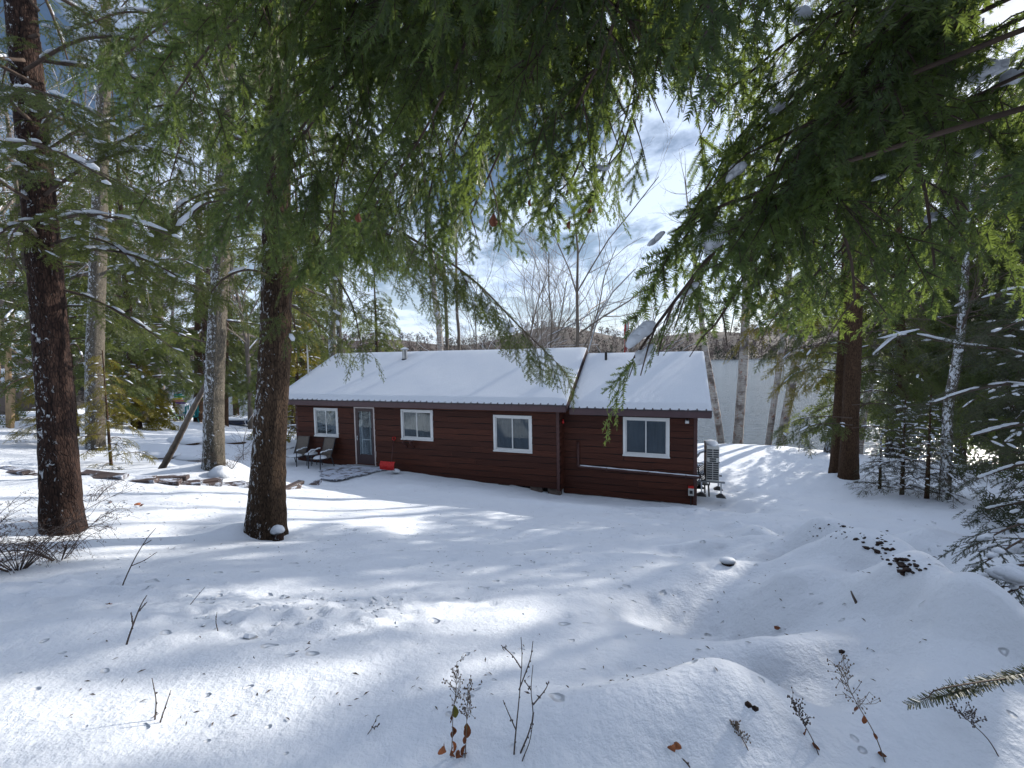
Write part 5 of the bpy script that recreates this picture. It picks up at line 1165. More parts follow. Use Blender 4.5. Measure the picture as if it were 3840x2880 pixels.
leaning_trunk_tree('maple_tree', [(92, 410, 0), (95, 360, 0), (97, 290, 0), (100, 200, 0), (104, 80, 0)], 14.5, .235, 'bark_grey', 'pale snow plastered trunk between the dark left trunk and the cedars', 'bare hardwoods standing back on the left', 88)
def shrub_cedar(px, pyb, pyt, Y, seed, label, Lm, nl=26, mat='cedar', lod='mid'):
    b = at(px, pyb, Y); b.z = gz(b.x, b.y); h = at(px, pyt, Y).z - b.z
    return conifer('cedar_shrub', b, h, .04, Lm, nl, lod, .30 if lod == 'mid' else .5, label, 'sunlit cedars on the left', seed, .04, mat, 'bark_red', .18, .15, .4, shape='hemlock', secf=.55, gap=.16)
shrub_cedar(108, 425, 350, 12.8, 121, 'sunlit yellow green cedar right of the dark left trunk', .95)
shrub_cedar(45, 432, 368, 14.0, 122, 'sunlit yellow cedar beside the wooden stair post', 1.0)
shrub_cedar(134, 410, 355, 20, 123, 'low golden cedar hedge before the far trunks', 1.5, lod='far')
shrub_cedar(148, 410, 366, 26, 124, 'small golden cedar at the edge of the yard', 1.6, lod='far')
# ------------------------------------------------------------------ bare trees behind the cabin
GC = 'bare trees between the cabin and the lake'
for k, (px, pyb, Y, h, r_, ln, sp, lab) in enumerate([
        (572, 372, 24, 13.5, .15, (.02, 0), .55, 'tallest bare tree rising behind the roof, right of centre'), (586, 372, 25, 10.5, .08, (.42, 0), .5, 'bare tree leaning far right behind the roof joint'), (594, 372, 25, 9.0, .07, (.55, .1), .5, 'low bare tree leaning right beside the flag'),
        (552, 372, 25, 11.5, .09, (-.10, 0), .55, 'bare tree just left of the tallest one behind the roof'), (500, 372, 27, 11.5, .09, (.18, 0), .6, 'bare tree with spreading crown above the roof centre'), (528, 372, 26, 11.0, .06, (.05, 0), .55, 'slim bare tree between the spreading one and the tallest'),
        (480, 372, 26, 10.5, .07, (-.08, 0), .5, 'thin bare tree left of the spreading one'), (545, 372, 30, 12.0, .09, (.10, 0), .6, 'bare tree further back toward the lake behind the roof')]):
    b = at(px, pyb, Y); b.z = gz(b.x, b.y); bare_tree('bare_tree', b, h, r_, 200 + k, lab, GC, ln, 'twig_pale', 4 if k == 0 else 3, sp, .5, .24, wide=1.2, trunk_mat='bark_far', nmul=1.25 if k else .9)
leaning_trunk_tree('birch_tree', [(443, 372, 0), (440, 340, 0), (437, 312, 0), (434, 290, 0), (430, 240, 0)], 25, .17, 'birch', 'white birch rising behind the roof left of centre', GB, 131)
leaning_trunk_tree('birch_tree', [(449, 372, 0), (447, 340, 0), (446, 310, 0), (443, 240, 0)], 26, .10, 'bark_far', 'thin dark stem just right of the white birch behind the roof', GB, 132)
leaning_trunk_tree('birch_tree', [(460, 372, 0), (459, 340, 0), (457, 310, 0), (456, 240, 0)], 26, .09, 'bark_far', 'thin upright stem second right of the white birch behind the roof', GB, 133)
leaning_trunk_tree('birch_tree', [(331, 375, 0), (332, 330, 0), (333, 300, 0), (333, 240, 0)], 22, .17, 'bark_grey', 'pale twin stemmed trunk behind the left end of the roof', GB, 134)
leaning_trunk_tree('birch_tree', [(337, 375, 0), (339, 330, 0), (340, 300, 0), (342, 240, 0)], 22.3, .12, 'bark_grey', 'slimmer companion of the pale trunk behind the left roof end', GB, 135)
conifer('hemlock_tree', at(300, 440, 19) + Vector((0, 0, -.2)), 7.5, .5, 2.0, 34, 'far', .44, 'snowy olive hemlock behind the left gable of the cabin', GL, 141, .10, 'cedar', 'bark', .45, .4, .4, gap=.22)
for px, Y, sc, lab in ((352, 24, .42, 'small dark conifer behind the roof left of the flue'), (420, 26, .36, 'small dark conifer behind the roof right of the flue'), (505, 30, .36, 'small dark conifer behind the roof below the bare crowns')):
    b = at(px, 372, Y); copy_tree(cA, (b.x, b.y, gz(b.x, b.y)), px * .1, sc, lab, 'small conifers behind the roof')
# hemlocks between cabin and lake on the right whose low boughs cross the water
big_tree('hemlock_tree', [(905, 440, 0), (903, 380, 0), (900, 300, 0), (897, 150, 0)], 18, [.18, .16, .14, .11, .04], 'bark_red', 'hemlock by the shore whose boughs hang across the birches', side_limbs(898, [305, 298, 290, 278, 264, 248, 230, 210, 190, 170], 18, 140, 22, 15, -1) + side_limbs(898, [330, 300, 270, 240, 200, 160], 18, 90, 20, 16, 1), 40, 'far', .55, extra=(8, 16, 3.4, 14), snow=.06, limbsnow=.15, sides=16, gap=.24, hang=.5)

# ------------------------------------------------------------------ wood right of the frame and trees added behind the camera, shading the slope
GO = 'hemlocks of the wood to the right of the slope'
oA = conifer('hemlock_tree', (13.0, 2.0, gz(13.0, 2.0)), 15, 2.0, 3.0, 84, 'far', .62, 'tall hemlock of the wood to the right, or added behind the camera for shade', GO, 151, .2, 'needles_far', 'bark', .0, .0, .4, gap=.27, secf=.5)
for k, (x, y, sc) in enumerate([(9.0, 0.5, .9), (19, 6, 1.15), (16.5, -2, 1.0), (24, 12, 1.2), (27, 5, 1.3), (21, -3, 1.1), (12.5, -5, 1.0), (32, 14, 1.3), (8.5, -4.5, .8), (23, 18.5, 1.1), (36, 8, 1.4), (18, 10, .95), (21, 13.2, 1.05), (25, 16.5, 1.1), (14.6, 5.6, .9), (29, 19.5, 1.2), (-4.5, -10, 1.0), (5, -12, 1.1), (-12, -9, 1.1), (0, -17, 1.3), (-18, -3, 1.2), (22, 9, 1.1), (20.3, 19.4, 1.02), (16.9, 14.6, .92), (11.8, 4.2, .7), (-2.6, -4.6, .9), (3.2, -5.2, .9), (-6.2, -3.6, .9), (1, -8, 1.1), (16.8, 19.0, 1.05), (23.5, 14.5, 1.2), (27.5, 22, 1.2)]):  # those behind the camera are unseen, added to darken the foreground and for reflections
    copy_tree(oA, (x, y, gz(x, y)), k * 2.1, sc, 'tall hemlock of the wood to the right, or added behind the camera for shade', GO)
# ------------------------------------------------------------------ wooden stair and landing at the left edge
def stair():
    Y = 16.5; b = at(10, 427, Y); b.z = gz(b.x, b.y); root = empty('wooden_stair', b, 0, 'snowy yellow lumber stair and landing with handrail at the left edge', 'stair')
    def L(px, py, dy=0.0): return at(px, py, Y + dy) - b
    def bar(name, p, q, w_, h_=None, snow=True, par=None):
        g = Geo(); g.bar(p, q, w_, h_); o = g.build(name, M['lumber'], par or root); bevel(o, .008)
        if snow and abs((q - p).normalized().z) < .9:
            g = Geo(); n = 18; u = np.linspace(0, 1, n)[:, None]; c = np.array(p) * (1 - u) + np.array(q) * u + [0, 0, (h_ or w_) / 2 + .012]
            g.tube(c, (w_ * .45) * (1 + .2 * np.sin(np.arange(n) * 1.7)), 8); g.build('rail_snow', M['snow_cap'], o, smooth=True)
        return o
    for x0, y0, x1, y1, dy in ((8, 345, 9, 430, 0), (12, 388, 11, 428, -.4), (-40, 344, -40, 430, 0), (44, 371, 44, 405, 0), (45, 373, 45, 407, 1.0), (8, 345, 9, 430, 1.0)):
        bar('post', L(x0, y0, dy), L(x1, y1, dy), .13)
    for dy in (0, 1.0):
        bar('top_rail', L(-45, 345, dy), L(9, 345, dy), .13, .06); bar('top_rail', L(9, 346, dy), L(46, 372, dy), .13, .06)
        bar('stringer', L(0, 377, dy), L(46, 400, dy), .05, .26, False); bar('landing_joist', L(-45, 378, dy), L(8, 379, dy), .05, .2)
        bar('mid_rail', L(9, 362, dy), L(46, 387, dy), .09, .05)
    bar('cross_beam', L(8, 345, 1.0), L(46, 346, 3.2), .13, .06)
    for k in range(6):
        u = k / 5; p = L(6 + 38 * u, 381 + 19 * u, .0); q = L(6 + 38 * u, 381 + 19 * u, 1.0)
        bar('tread', p, q, .28, .045)
    for k in range(5):
        p = L(-44 + k * 11, 378, 0) + Vector((0, 0, .13)); q = p + Vector((0, 1.05, 0)); bar('landing_board', p, q, .36, .04)
    for k in range(8):
        u = (k + .5) / 8; p = L(-45 + 53 * u, 347, 0); bar('baluster', p, Vector((p.x, p.y, p.z - 1.05)), .04, .04, False)
stair()
# dark outbuilding board wall behind the stair
wl = empty('shed_wall', at(22, 376, 19.5), 0.05, 'dark weathered board shed wall behind the wooden stair', 'shed')
for k in range(12):
    g = Geo(); g.box(-1.6 + k * .27, -1.6 + k * .27 + .262, 0, .03 + .006 * (k % 3), -1.6, .85); bevel(g.build('board', M['weathered'], wl), .004)
g = Geo(); g.box(-1.7, 1.75, -.1, 1.5, .852, .93); g.build('roof_edge', M['snow_cap'], wl)
g = Geo(); g.box(-1.6, 1.64, .05, 1.4, -1.6, .84); g.build('shed_body', M['dark'], wl)

# ------------------------------------------------------------------ yard furniture near the lake, left
def paint(name, c): M[name] = plain(name, c, .55, .12, 6); return M[name]
COLS = [('teal', (.02, .30, .25)), ('green', (.12, .35, .06)), ('yellow', (.70, .55, .04)), ('salmon', (.75, .28, .16)), ('purple', (.16, .06, .28)), ('pink', (.72, .24, .26)), ('navy', (.03, .05, .25)), ('orange', (.80, .36, .03)), ('amber', (.70, .30, .03))]
Y = 28.0; top = at(179, 393.5, Y); b = at(180, 424, Y); b.z = gz(b.x, b.y); sp = empty('direction_sign_post', b, .15, 'post stacked with bright rainbow coloured boards near the lake', 'sign post')
g = Geo(); g.bar((0, .06, -.3), (0, .06, top.z - b.z + .12), .09); g.build('post', M['weathered'], sp)
hh = (top.z - at(179, 412.5, Y).z) / 9
for k, (nm, c) in enumerate(COLS):
    z = top.z - b.z - (k + .5) * hh; wd = .26 + .10 * math.sin(min(k, 7) * .42) + .05 * math.sin(k * 2.2); sh_ = .03 * math.sin(k * 3.1)
    V = [(-wd + sh_, 0, z - hh * .42), (wd * .8 + sh_, 0, z - hh * .42), (wd + sh_, 0, z), (wd * .8 + sh_, 0, z + hh * .42), (-wd + sh_, 0, z + hh * .42), (-wd * .9 + sh_, 0, z)]
    V = V + [(x, .03, zz_) for x, y, zz_ in V]; g = Geo(); g.add(V, t=[(0, 5, 4), (6, 10, 11)], q=[(0, 1, 2, 5), (5, 2, 3, 4), (8, 7, 6, 11), (9, 8, 11, 10)] + [(i, i + 6, (i + 1) % 6 + 6, (i + 1) % 6) for i in range(6)])
    o = g.build('sign_board', paint('sign_' + nm, c), sp); o.rotation_euler = (0, .06 * math.sin(k * 1.9), 0); o['label'] = nm + ' sign board'
def adirondack(px, py, Y, rz, col, label, s=1.0):
    p = at(px, py, Y); p.z = gz(p.x, p.y); c = empty('adirondack_chair', p, rz, label, 'chair', 'lawn chairs by the lake'); c.scale = (s, s, s)
    m = paint('chair_' + str(px), col)
    for k in range(6):
        x = -.26 + k * .104; hgt = .95 + .08 * math.sin((k + .5) / 6 * math.pi); g = Geo(); g.bar((x, .12, .28), (x * 1.1, .42, hgt), .09, .02, (0, 1, 0)); g.build('back_slat', m, c)
        g = Geo(); y = -.40 + k * .10; g.box(-.27, .27, y, y + .085, .36 - k * .018, .38 - k * .018); g.build('seat_slat', m, c)
    for x in (-.31, .31):
        g = Geo(); g.box(x - .07, x + .07, -.45, .30, .55, .575); g.build('armrest', m, c)
        g = Geo(); g.box(x - .02, x + .02, -.42, -.32, -.1, .55); g.build('leg', m, c)
        g = Geo(); g.bar((x * .92, -.38, .30), (x * .92, .45, -.05), .03, .1); g.build('leg', m, c)
    g = Geo(); v, t = lump((0, -.12, .38), (.26, .22, .10), 2, .25, int(px), .3); g.add(v, t); g.build('seat_snow', M['snow_cap'], c, smooth=True)
adirondack(174.5, 421, 28.5, 2.6, (.25, .50, .22), 'pale green lawn chair beside the rainbow sign post', .95); adirondack(183, 422, 27.5, .5, (.75, .78, .78), 'white slatted lawn chair in front of the rainbow sign post', 1.0); adirondack(192, 422, 27.5, -2.4, (.01, .25, .27), 'dark teal lawn chair by the reddish trunk', 1.1)
GT = 'trunks at the edge of the yard on the left'
for px, pyb, Y, r_, mat, lab in ((198.5, 425, 28, .27, 'bark_red', 'reddish trunk behind the teal lawn chair'), (207, 425, 29, .14, 'bark_dark', 'dark trunk close left of the grey snow plastered trunk'), (225, 428, 27, .17, 'bark_red', 'reddish trunk just right of the grey snow plastered trunk'),
                             (157, 415, 30, .20, 'bark_far', 'pale trunk at the edge of the yard beside the golden cedar'), (153, 414, 31, .12, 'bark_far', 'thin pale trunk nearest the golden cedar'), (165, 418, 31, .10, 'birch', 'thin leaning birch left of the rainbow sign post'), (116, 409, 26, .22, 'bark_far', 'grey trunk behind the golden cedar hedge'), (125, 411, 27, .15, 'bark_grey', 'thin grey trunk right of the golden cedar hedge')):
    leaning_trunk_tree('yard_tree', [(px, pyb, 0), (px + (2.5 if px == 165 else .2), pyb - 30, 0), (px + (6 if px == 165 else .6), 350, 0), (px + (10 if px == 165 else 1.2), 250, 0)], Y, r_, mat, lab, GT, int(px))
# leaning grey pole against the snow plastered trunk
a = at(158, 437.5, 11.6); a.z = gz(a.x, a.y) - .05; b = at(207, 383.5, 11.2); o = empty('leaning_pole', a, 0, 'grey dead pole leaning against the snow plastered trunk', 'log')
d = b - a; g = Geo(); u = np.linspace(0, 1, 24)[:, None]; c = np.array(d) * u + np.stack([.03 * np.sin(u[:, 0] * 5), 0 * u[:, 0], .03 * np.sin(u[:, 0] * 4)], 1); g.tube(c, np.linspace(.085, .06, 24), 12, jit=1 + .08 * np.sin(np.arange(24) * 2.3)); g.build('pole_wood', M['bark_far'], o, smooth=True)
g = Geo(); g.tube(c[4:20] + [-.015, -.02, .055], .035 + .01 * np.sin(np.arange(16) * 1.9), 6); g.build('snow_strip', M['snow_cap'], o, smooth=True)
# snow covered logs, stones and the dock
for k, (px, py, Y, rad, lab) in enumerate([(183, 436, 17, (.75, .35, .28), 'long snow covered log mound left of the grey trunk'), (231, 433, 18, (.65, .35, .26), 'snow covered mound just right of the grey trunk'), (160, 445, 14.5, (.55, .35, .18), 'low snow covered stone near the foot of the leaning pole'), (188, 445, 14.5, (.45, .3, .16), 'low snow covered stone between the leaning pole and grey trunk')]):
    p = at(px, py, Y); p.z = gz(p.x, p.y); o = empty('snowy_mound', p, 0, lab, 'snow mound', 'snowed over lumps in the yard'); g = Geo(); v, t = lump((0, 0, .02), rad, 3, .3, 70 + k); g.add(v, t); g.build('snow', M['snow_cap'], o, smooth=True)
    g = Geo(); v, t = lump((.1, -.1, -.04), (rad[0] * .8, rad[1] * .85, rad[2] * .55), 2, .2, 80 + k); g.add(v, t); g.build('core', M['bark_red'], o, smooth=True)
p = at(243, 430, 29); p.z = max(gz(p.x, p.y), LAKE_Z) ; dkk = empty('dock_section', p, -.1, 'snow covered dock section with dark blue side at the lake edge', 'dock')
M['navy'] = plain('dark_blue_hull', (.01, .025, .07), .4, .1, 5)
g = Geo(); g.box(-1.6, 2.2, -.7, .9, .12, .36); g.build('hull', M['navy'], dkk); g = Geo(); v, t = lump((.3, .1, .40), (2.0, .85, .17), 3, .10, 91, .3); g.add(v, t); g.build('snow', M['snow_cap'], dkk, smooth=True)
for x in (-1.4, 1.9): g = Geo(); g.bar((x, -.6, -.6), (x, -.6, .5), .08); g.build('pile', M['weathered'], dkk)
p = at(300, 427, 26); fd = empty('fence_rail', (p.x, p.y, gz(p.x, p.y)), .1, 'low snowy rail by the lake seen left of the cabin corner', 'rail')
for x in (-1.2, 0, 1.2): g = Geo(); g.bar((x, 0, -.3), (x, 0, .45), .08); g.build('post', M['weathered'], fd)
g = Geo(); g.bar((-1.8, 0, .45), (1.8, 0, .45), .1, .05); rl = g.build('rail', M['weathered'], fd); g = Geo(); X = np.linspace(-1.8, 1.8, 20); g.tube(np.stack([X, 0 * X, .49 + 0 * X], 1), .05, 8); g.build('rail_snow', M['snow_cap'], rl, smooth=True)
# flag on a pole behind the roof
p = at(627.5, 372, 27); p.z = gz(p.x, p.y); fl = empty('flag_pole', p, 0, 'white pole with a limp red and white flag behind the roof', 'flag')
zt = at(627.5, 316, 27).z - p.z; g = Geo(); g.tube([(0, 0, -.3), (0, 0, zt)], .04, 10); g.build('pole', M['white'], fl)
for k, (x0, m_) in enumerate(((.03, 'red'), (-.05, 'white'), (-.12, 'red'))):
    n = 16; V = []
    for i in range(n):
        u = i / (n - 1)
        for j in range(5): V.append((x0 + (j - 2) * .028 - .05 * u + .02 * math.sin(u * 9 + k), .06 * math.sin(j * 1.7 + k + u * 3), zt - .35 - u * (2.6 - .3 * k)))
    g = Geo(); g.add(V, q=[(i * 5 + j, i * 5 + j + 1, (i + 1) * 5 + j + 1, (i + 1) * 5 + j) for i in range(n - 1) for j in range(4)]); o = g.build('flag_fold', M[m_], fl, smooth=True)

# ------------------------------------------------------------------ weeds, twigs, shrubs, stones in the foreground
M['weed'] = plain('dry_weed', (.22, .17, .13), .85, .3, 30); M['weed_dark'] = plain('dark_twig', (.11, .082, .07), .8, .3, 30); M['weed_leaf'] = plain('rust_leaf', (.27, .085, .03), .75, .5, 30); M['olive_leaf'] = plain('olive_leaf', (.22, .20, .03), .7, .3, 30)
def leaf_mesh(parent, p, s, rng_, mat, hang=True, name='leaf'):
    n = 6; V = []; az = rng_.uniform(0, 6.28); ca, sa = math.cos(az), math.sin(az); tw_ = rng_.uniform(-1, 1); out_ = rng_.uniform(.1, .6)
    for i in range(n):
        u = i / (n - 1); wd = s * .3 * math.sin(.15 + u * 2.85)
        for j in (-1, 0, 1):
            x = j * wd; y = out_ * s * u + abs(j) * wd * .6; z = -u * s if hang else u * s * .2; a2 = tw_ * u; x, y = x * math.cos(a2) - y * math.sin(a2), x * math.sin(a2) + y * math.cos(a2)
            V.append((p[0] + x * ca - y * sa, p[1] + x * sa + y * ca, p[2] + z))
    g = Geo(); g.add(V, q=[(i * 3 + j, i * 3 + j + 1, i * 3 + j + 4, i * 3 + j + 3) for i in range(n - 1) for j in range(2)]); o = g.build(name, mat, parent, smooth=True); return o
def weed(pix, label, seed, head=True, leaves=5, mat='weed', Yb=None, r0=.0022, hs=1.0, olive=0):
    """dry stalk through pixels, base on the snow"""
    r = np.random.default_rng(seed); rr = random.Random(seed); b = gp(*pix[0]); Y = b.y
    o = empty('dry_weed', b, 0, label, 'weed', 'dry weeds standing in the snow')
    P = [Vector((0, 0, -.05))] + [at(px, py, Y + .04 * i) - b for i, (px, py) in enumerate(pix[1:], 1)]
    c = smooth_path(P, 26); g = Geo(); g.tube(c, np.linspace(r0, r0 * .45, 26), 6); g.build('stalk', M[mat], o, smooth=True)
    if head:
        g = Geo(); H_ = np.linalg.norm(c[-1] - c[0])
        for k in range(15):
            i = int(26 * (.58 + .41 * k / 15)); p = c[min(25, i)]; d = r.normal(0, 1, 3); d[2] = abs(d[2]) * .9 + .7; d /= np.linalg.norm(d); L = H_ * .16 * hs * (1.1 - .6 * k / 15) * r.uniform(.6, 1.2); q = smooth_path([p, p + d * L * .5, p + d * L + [0, 0, .1 * L]], 5); g.tube(q, np.linspace(.0012, .0008, 5), 3, False)
            for j in range(5):
                a = q[r.integers(1, 5)]; e = d * .22 * L + r.normal(0, .22 * L, 3); g.tube([a, a + e], [.0009, .0006], 3, False); v, t = lump(a + e, (.0028, .0028, .004), 1, .2, 3); g.add(v, t)
        g.build('seed_head', M[mat], o, kind='stuff')
    for k in range(leaves):
        p = c[int(3 + 14 * (k + rr.random()) / max(1, leaves))]; leaf_mesh(o, p, rr.uniform(.025, .052), rr, M['olive_leaf'] if k >= leaves - olive else M['weed_leaf'])
    return o
weed([(449, 766), (452, 745), (453, 715), (456, 690), (457, 662)], 'tallest dry weed with hanging rust leaves at the bottom centre', 1, leaves=8, olive=1)
weed([(464, 766), (466, 740), (467, 715), (468, 685)], 'shorter dry weed right of the tallest one at bottom centre', 2, leaves=5, olive=1)
weed([(756, 768), (748, 750), (740, 735), (733, 722)], 'short pale weed with two leaves left of the row at lower right', 3, leaves=2); weed([(826, 768), (815, 745), (803, 722), (791, 699)], 'thin dark weed second from left at lower right', 4, leaves=3, mat='weed_dark')
weed([(891, 768), (875, 735), (855, 700), (838, 665)], 'tallest airy weed at lower right with rust leaves', 5, leaves=4, hs=1.4); weed([(1010, 768), (990, 742), (970, 722), (955, 709)], 'leaning dark weed nearest the lower right corner', 6, leaves=0, mat='weed_dark', hs=1.3)
def sapling(paths, label, seed, mat='weed_dark', cat='twig', name='bare_sapling', group='bare twigs standing in the snow', r0=.004):
    b = gp(*paths[0][0]); o = empty(name, b, 0, label, cat, group)
    g = Geo()
    for k, pth in enumerate(paths):
        P = [at(px, py, b.y + .03 * i) - b for i, (px, py) in enumerate(pth)]
        if k == 0: P = [P[0] - Vector((0, 0, .06))] + P
        c = smooth_path(P, 14); g.tube(c, np.linspace(r0 * (1 if k == 0 else .7), r0 * .35, 14), 6)
        r = np.random.default_rng(seed + k)
        for j in range(5): v, t = lump(c[r.integers(3, 13)] + r.normal(0, .002, 3), (.003, .003, .005), 1, .2, j); g.add(v, t)
    g.build('stem', M[mat], o, smooth=True); return o
sapling([[(514, 755), (516, 730), (519, 700), (522, 660), (521, 637)], [(519, 690), (530, 660), (533, 641)], [(521, 668), (512, 655), (501, 645)], [(516, 730), (508, 712), (503, 700)]], 'tallest forked bare sapling at the bottom centre', 11)
sapling([[(520, 755), (528, 735), (533, 715), (531, 690), (533, 665)], [(533, 705), (545, 690), (549, 681)], [(531, 690), (524, 680)]], 'second bare sapling right of the forked one', 12); sapling([[(522, 762), (530, 740), (534, 712)]], 'short bare stem at the foot of the second sapling', 13, r0=.003)
sapling([[(122, 587), (134, 560), (146, 540), (156, 528)], [(131, 566), (145, 560), (157, 552)], [(143, 545), (152, 540)]], 'long bare twig leaning right before the two dark trunks', 14, r0=.006); sapling([[(126, 647), (133, 625), (141, 605), (147, 595)], [(133, 625), (131, 612)], [(138, 612), (147, 602)]], 'forked bare twig standing in the left foreground', 15, r0=.006)
sapling([[(186, 611), (194, 600), (205, 587)]], 'short bare twig right of the forked one', 16); sapling([[(218, 632), (216, 622), (217, 612)]], 'tiny upright twig in the left foreground', 17); sapling([[(155, 720), (156, 700), (152, 678)]], 'curved bare stem at the lower left', 18); sapling([[(160, 724), (166, 705), (171, 690)]], 'straight bare stem beside the curved one at lower left', 19); sapling([[(366, 738), (372, 728), (377, 717)], [(372, 728), (379, 725)]], 'small forked twig left of the tallest weed', 20, r0=.0025)
sapling([[(690, 768), (680, 757), (667, 752)]], 'arched twig with a rust leaf at the bottom edge', 21)
sapling([[(857, 605), (853, 596), (851, 591)]], 'short dark stub poking from the drift at the right', 22, r0=.012)
p = gp(668, 755); rl = random.Random(4)
for k, (px, py, s, lab) in enumerate([(779, 633, .07, 'curled rust leaf lying in a hollow of the drift'), (672, 760, .06, 'rust leaf lying at the bottom edge'), (140, 508, .16, 'dark red leaf clump on the trampled snow'), (300, 470 + 18, .1, 'dark leaf scrap on the snow right of the thick trunk'), (110, 505, .12, 'dark twiggy scrap on the trampled snow'), (453, 762, .09, 'red leaf at the foot of the tallest weed'), (112, 607, .06, 'small brown leaf on the snow at left')]):
    q = gp(px, py); o = empty('fallen_leaf', q + Vector((0, 0, .015)), k * 1.1, lab, 'leaf', 'fallen leaves on the snow')
    for j in range(3): leaf_mesh(o, (rl.uniform(-.3, .3) * s, rl.uniform(-.2, .2) * s, .01), s * rl.uniform(.7, 1.1), rl, M['weed_leaf'], False, 'blade')
# brown hemlock seedling thicket at left
def brown_shrub(b, label, seed, n=20, L0=.75, mat='weed_dark', leafc='weed_leaf', spread=1.0):
    r = np.random.default_rng(seed); o = empty('brown_shrub', b, 0, label, 'shrub', 'brown shrubs at the left'); g = Geo(); lf = Geo()
    for k in range(n):
        az = r.uniform(-2.6, 1.2); d = np.array([math.cos(az) * spread, math.sin(az) * spread, r.uniform(.5, 1.3)]); d /= np.linalg.norm(d); L = L0 * r.uniform(.5, 1.1)
        c = smooth_path([(0, 0, -.05), d * L * .5, d * L + [0, 0, -.18 * L]], 9); g.tube(c, np.linspace(.005, .0015, 9), 4, False)
        for j in range(10):
            p = c[r.integers(2, 9)]; e = d * .25 + r.normal(0, .5, 3) * [1, 1, .5]; e *= L * .30 / np.linalg.norm(e); q = smooth_path([p, p + e * .6 + [0, 0, .01], p + e + [0, 0, -.05]], 5); g.tube(q, np.linspace(.002, .001, 5), 3, False)
            for _ in range(9):
                a = q[r.integers(1, 5)] + r.normal(0, .006, 3); f = r.normal(0, 1, 3); f *= .017 / np.linalg.norm(f); w_ = np.cross(f, r.normal(0, 1, 3)); w_ *= .003 / (np.linalg.norm(w_) + 1e-9); lf.add([a - w_, a + w_, a + f], t=[(0, 1, 2)])
    g.build('stems', M[mat], o, kind='stuff'); lf.build('foliage', M[leafc], o, kind='stuff')
M['brown_needles'] = plain('brown_needles', (.12, .065, .045), .8, .4, 30)
for px, py, n, L0, sd, lab in ((18, 570, 26, .95, 1, 'brown leafy seedling thicket at the left edge below the dark trunk'), (60, 560, 14, .75, 2, 'thin brown seedling before the foot of the dark left trunk'), (-20, 545, 16, .8, 3, 'brown seedling at the very left edge'), (92, 502, 7, .5, 4, 'reddish weed right of the dark left trunk'), (232, 470, 10, .8, 5, 'dead brush at the foot of the grey trunk')):
    brown_shrub(gp(px, py), lab, sd, n, L0, leafc='brown_needles')
for px, py, h, sd, lab in ((243, 460, 1.7, 7, 'bare brush with upright stems between the grey and brown trunks'), (798, 452, 1.0, 8, 'small bare bush on the bank beside the leaning birches'), (812, 455, .8, 9, 'low bare bush on the bank left of the twin hemlock')):
    q = gp(px, py); bare_tree('bare_bush', q, h, .012, 300 + sd, lab, 'bare bushes', (.05, 0), 'twig', 2, .6, .3, .15, 'bush')
# snow capped stones and dark earth of the spoil heap
M['soil'] = plain('dark_earth', (.03, .016, .012), .95, .5, 18)
for k, (px, py, s, lab) in enumerate([(728, 565, .075, 'round snow capped stone on the open slope at right of centre')]):
    q = gp(px, py); o = empty('snow_capped_stone', q, 0, lab, 'stone', 'stones poking from the snow'); g = Geo(); v, t = lump((0, 0, .0), (s * .8, s * .7, s * .45), 2, .3, 5 + k); g.add(v, t); g.build('stone', M['soil'], o, smooth=True)
    g = Geo(); v, t = lump((0, .01, s * .22), (s, s * .8, s * .5), 3, .2, 9 + k, .4); g.add(v, t); g.build('snow_cap', M['snow_cap'], o, smooth=True)
g = Geo(); rs = np.random.default_rng(8)
line = [(826, 533), (840, 530), (853, 534), (866, 535), (875, 540), (880, 548), (890, 556), (897, 563), (905, 567), (918, 569)]
for px, py in line:
    for k in range(14):
        q = gp(px + rs.normal(0, 7), py + rs.normal(0, 4)); s = (.005 + .02 * rs.random() ** 2) * (1.1 if 872 < px < 910 else .7); v, t = lump((q.x, q.y, q.z - s * .2), (s * 1.3, s, s * .6), 1, 1.1, int(rs.integers(1e6))); g.add(v, t)
for px, py in ((755, 712), (748, 705), (842, 655)):
    q = gp(px, py); v, t = lump((q.x, q.y, q.z), (.018, .014, .012), 1, .6, int(px)); g.add(v, t)
o = g.build('exposed_earth', M['soil'], None, smooth=False, kind='stuff'); tag(o, 'dark earth clods showing through the snow on the spoil heap', 'earth')
# loose clods of snow thrown about on the trampled band
g = Geo(); 
for k in range(420):
    a = rs.random(); px, py = (rs.uniform(150, 400), 610 + rs.normal(0, 10)) if a < .55 else ((rs.uniform(80, 260), 500 + rs.normal(0, 9)) if a < .8 else (rs.uniform(620, 740), 512 + rs.normal(0, 7)))
    q = gp(px, py); s = .006 + .026 * rs.random() ** 2.5; v, t = lump((q.x, q.y, q.z), (s * rs.uniform(.7, 1.5), s, s * .7), 1, 1.1, k); g.add(v, t)
o = g.build('snow_clods', M['snow_cap'], None, kind='stuff'); tag(o, 'loose clods of snow scattered over the trampled bands', 'snow')
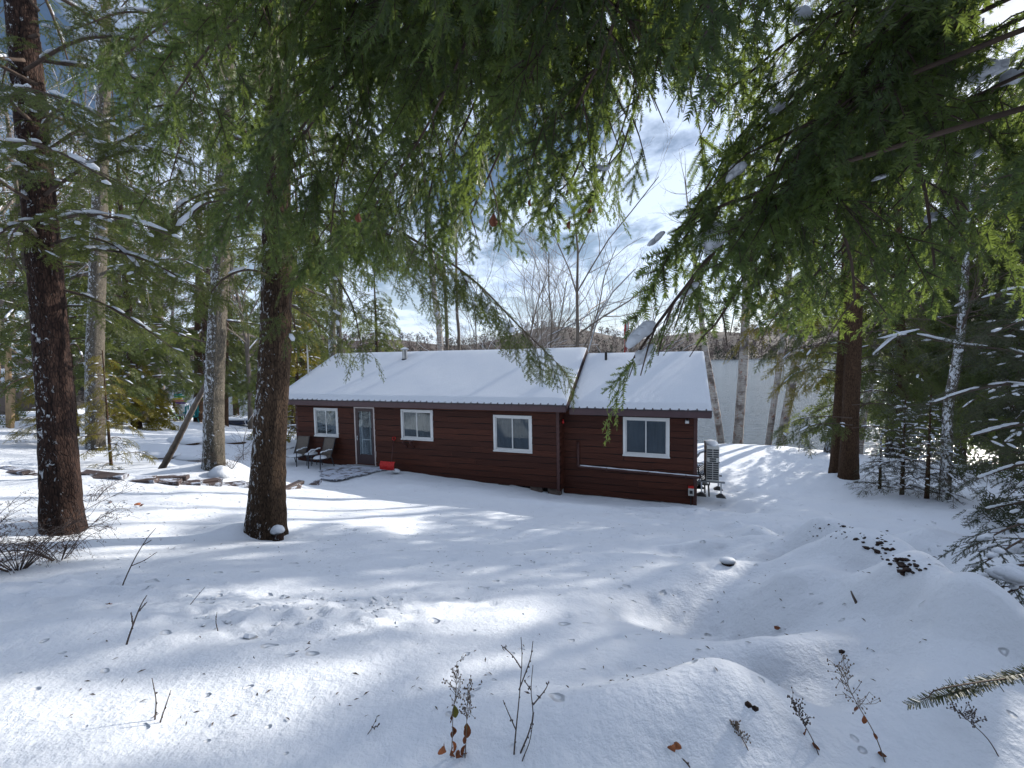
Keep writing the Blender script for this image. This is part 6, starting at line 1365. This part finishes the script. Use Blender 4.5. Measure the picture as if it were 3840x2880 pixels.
# needle litter, bark scraps and bud scales lying on the snow
g = Geo()
for k in range(900):
    Y = 1.8 + 9 * rs.random() ** 1.3; X = rs.uniform(-1.1, 1.0) * Y; z = gz(X, Y) + .004; a = rs.uniform(0, 6.28); L_ = rs.uniform(.006, .022); e = np.array([math.cos(a), math.sin(a), .1]) * L_; p_ = np.array([-math.sin(a), math.cos(a), .3]) * L_ * .22
    c_ = np.array([X, Y, z]); g.add([c_ - e, c_ + p_, c_ + e, c_ - p_ + [0, 0, L_ * .3]], t=[(0, 1, 2), (0, 2, 3)])
o = g.build('needle_litter', M['weed_dark'], None, kind='stuff'); tag(o, 'fine dark needle litter sprinkled over the snow', 'litter')
# ------------------------------------------------------------------ sapling fir at the right corner whose twigs reach in
b = Vector((2.6, 1.45, 0)); b.z = gz(b.x, b.y); fs = empty('fir_sapling', b, 0, 'young fir beyond the lower right corner reaching twigs into the picture', 'tree')
trunk_mesh(fs, [b - Vector((0, 0, .2)), b + Vector((0, 0, 1)), b + Vector((.05, 0, 2.4))], [.03, .025, .008], M['bark_red'], 10, 20, .03, 4)
TPL['twig'] = [spray_template(20, 1, .022, .115, .022, True, droop=.02, latlen=.05), spray_template(21, 1, .022, .115, .022, True, droop=.02, latlen=.05)]
cr = Crown(5); s0 = np.array(b + Vector((0, 0, .55))); tip = np.array(at(920, 700, .66)); mid = np.array(at(1010, 678, .68)); cr.wood.tube(smooth_path([s0, mid, tip], 12), np.linspace(.0015, .0007, 12), 6)
for u in np.linspace(-.5, .45, 5):
    p = mid + (tip - mid) * u; cr.spray('twig', p, (tip - mid) + np.array([0, 0, .03]) * rs.normal(0, .3, 3), .115, .4)
for (px, py, Y) in ((968, 548, 3.6), (985, 562, 3.3), (955, 592, 3.1), (975, 612, 2.9), (998, 600, 3.0)):
    e = np.array(at(px, py, Y)); st_ = np.array(at(1075, py - 22, Y + .25)); cr.bough([st_, (st_ + e) / 2 + [0, 0, .12], e], .008, 'near', .20, .22, .12, .3, .5, .25, .4, 6, .15, secgap=.1)
cr.bake(fs, M['needles_dark'], M['twig'])
for px, py, Y, a in ((1015, 575, 3.0, .14), (1008, 548, 3.6, .13)):
    q = at(px, py, Y) - b; g = Geo(); clump(g, a, a * .8, a * .55, int(px)); o = g.build('snow_clump', M['snow_cap'], fs, smooth=True); o.location = q
if False: pass
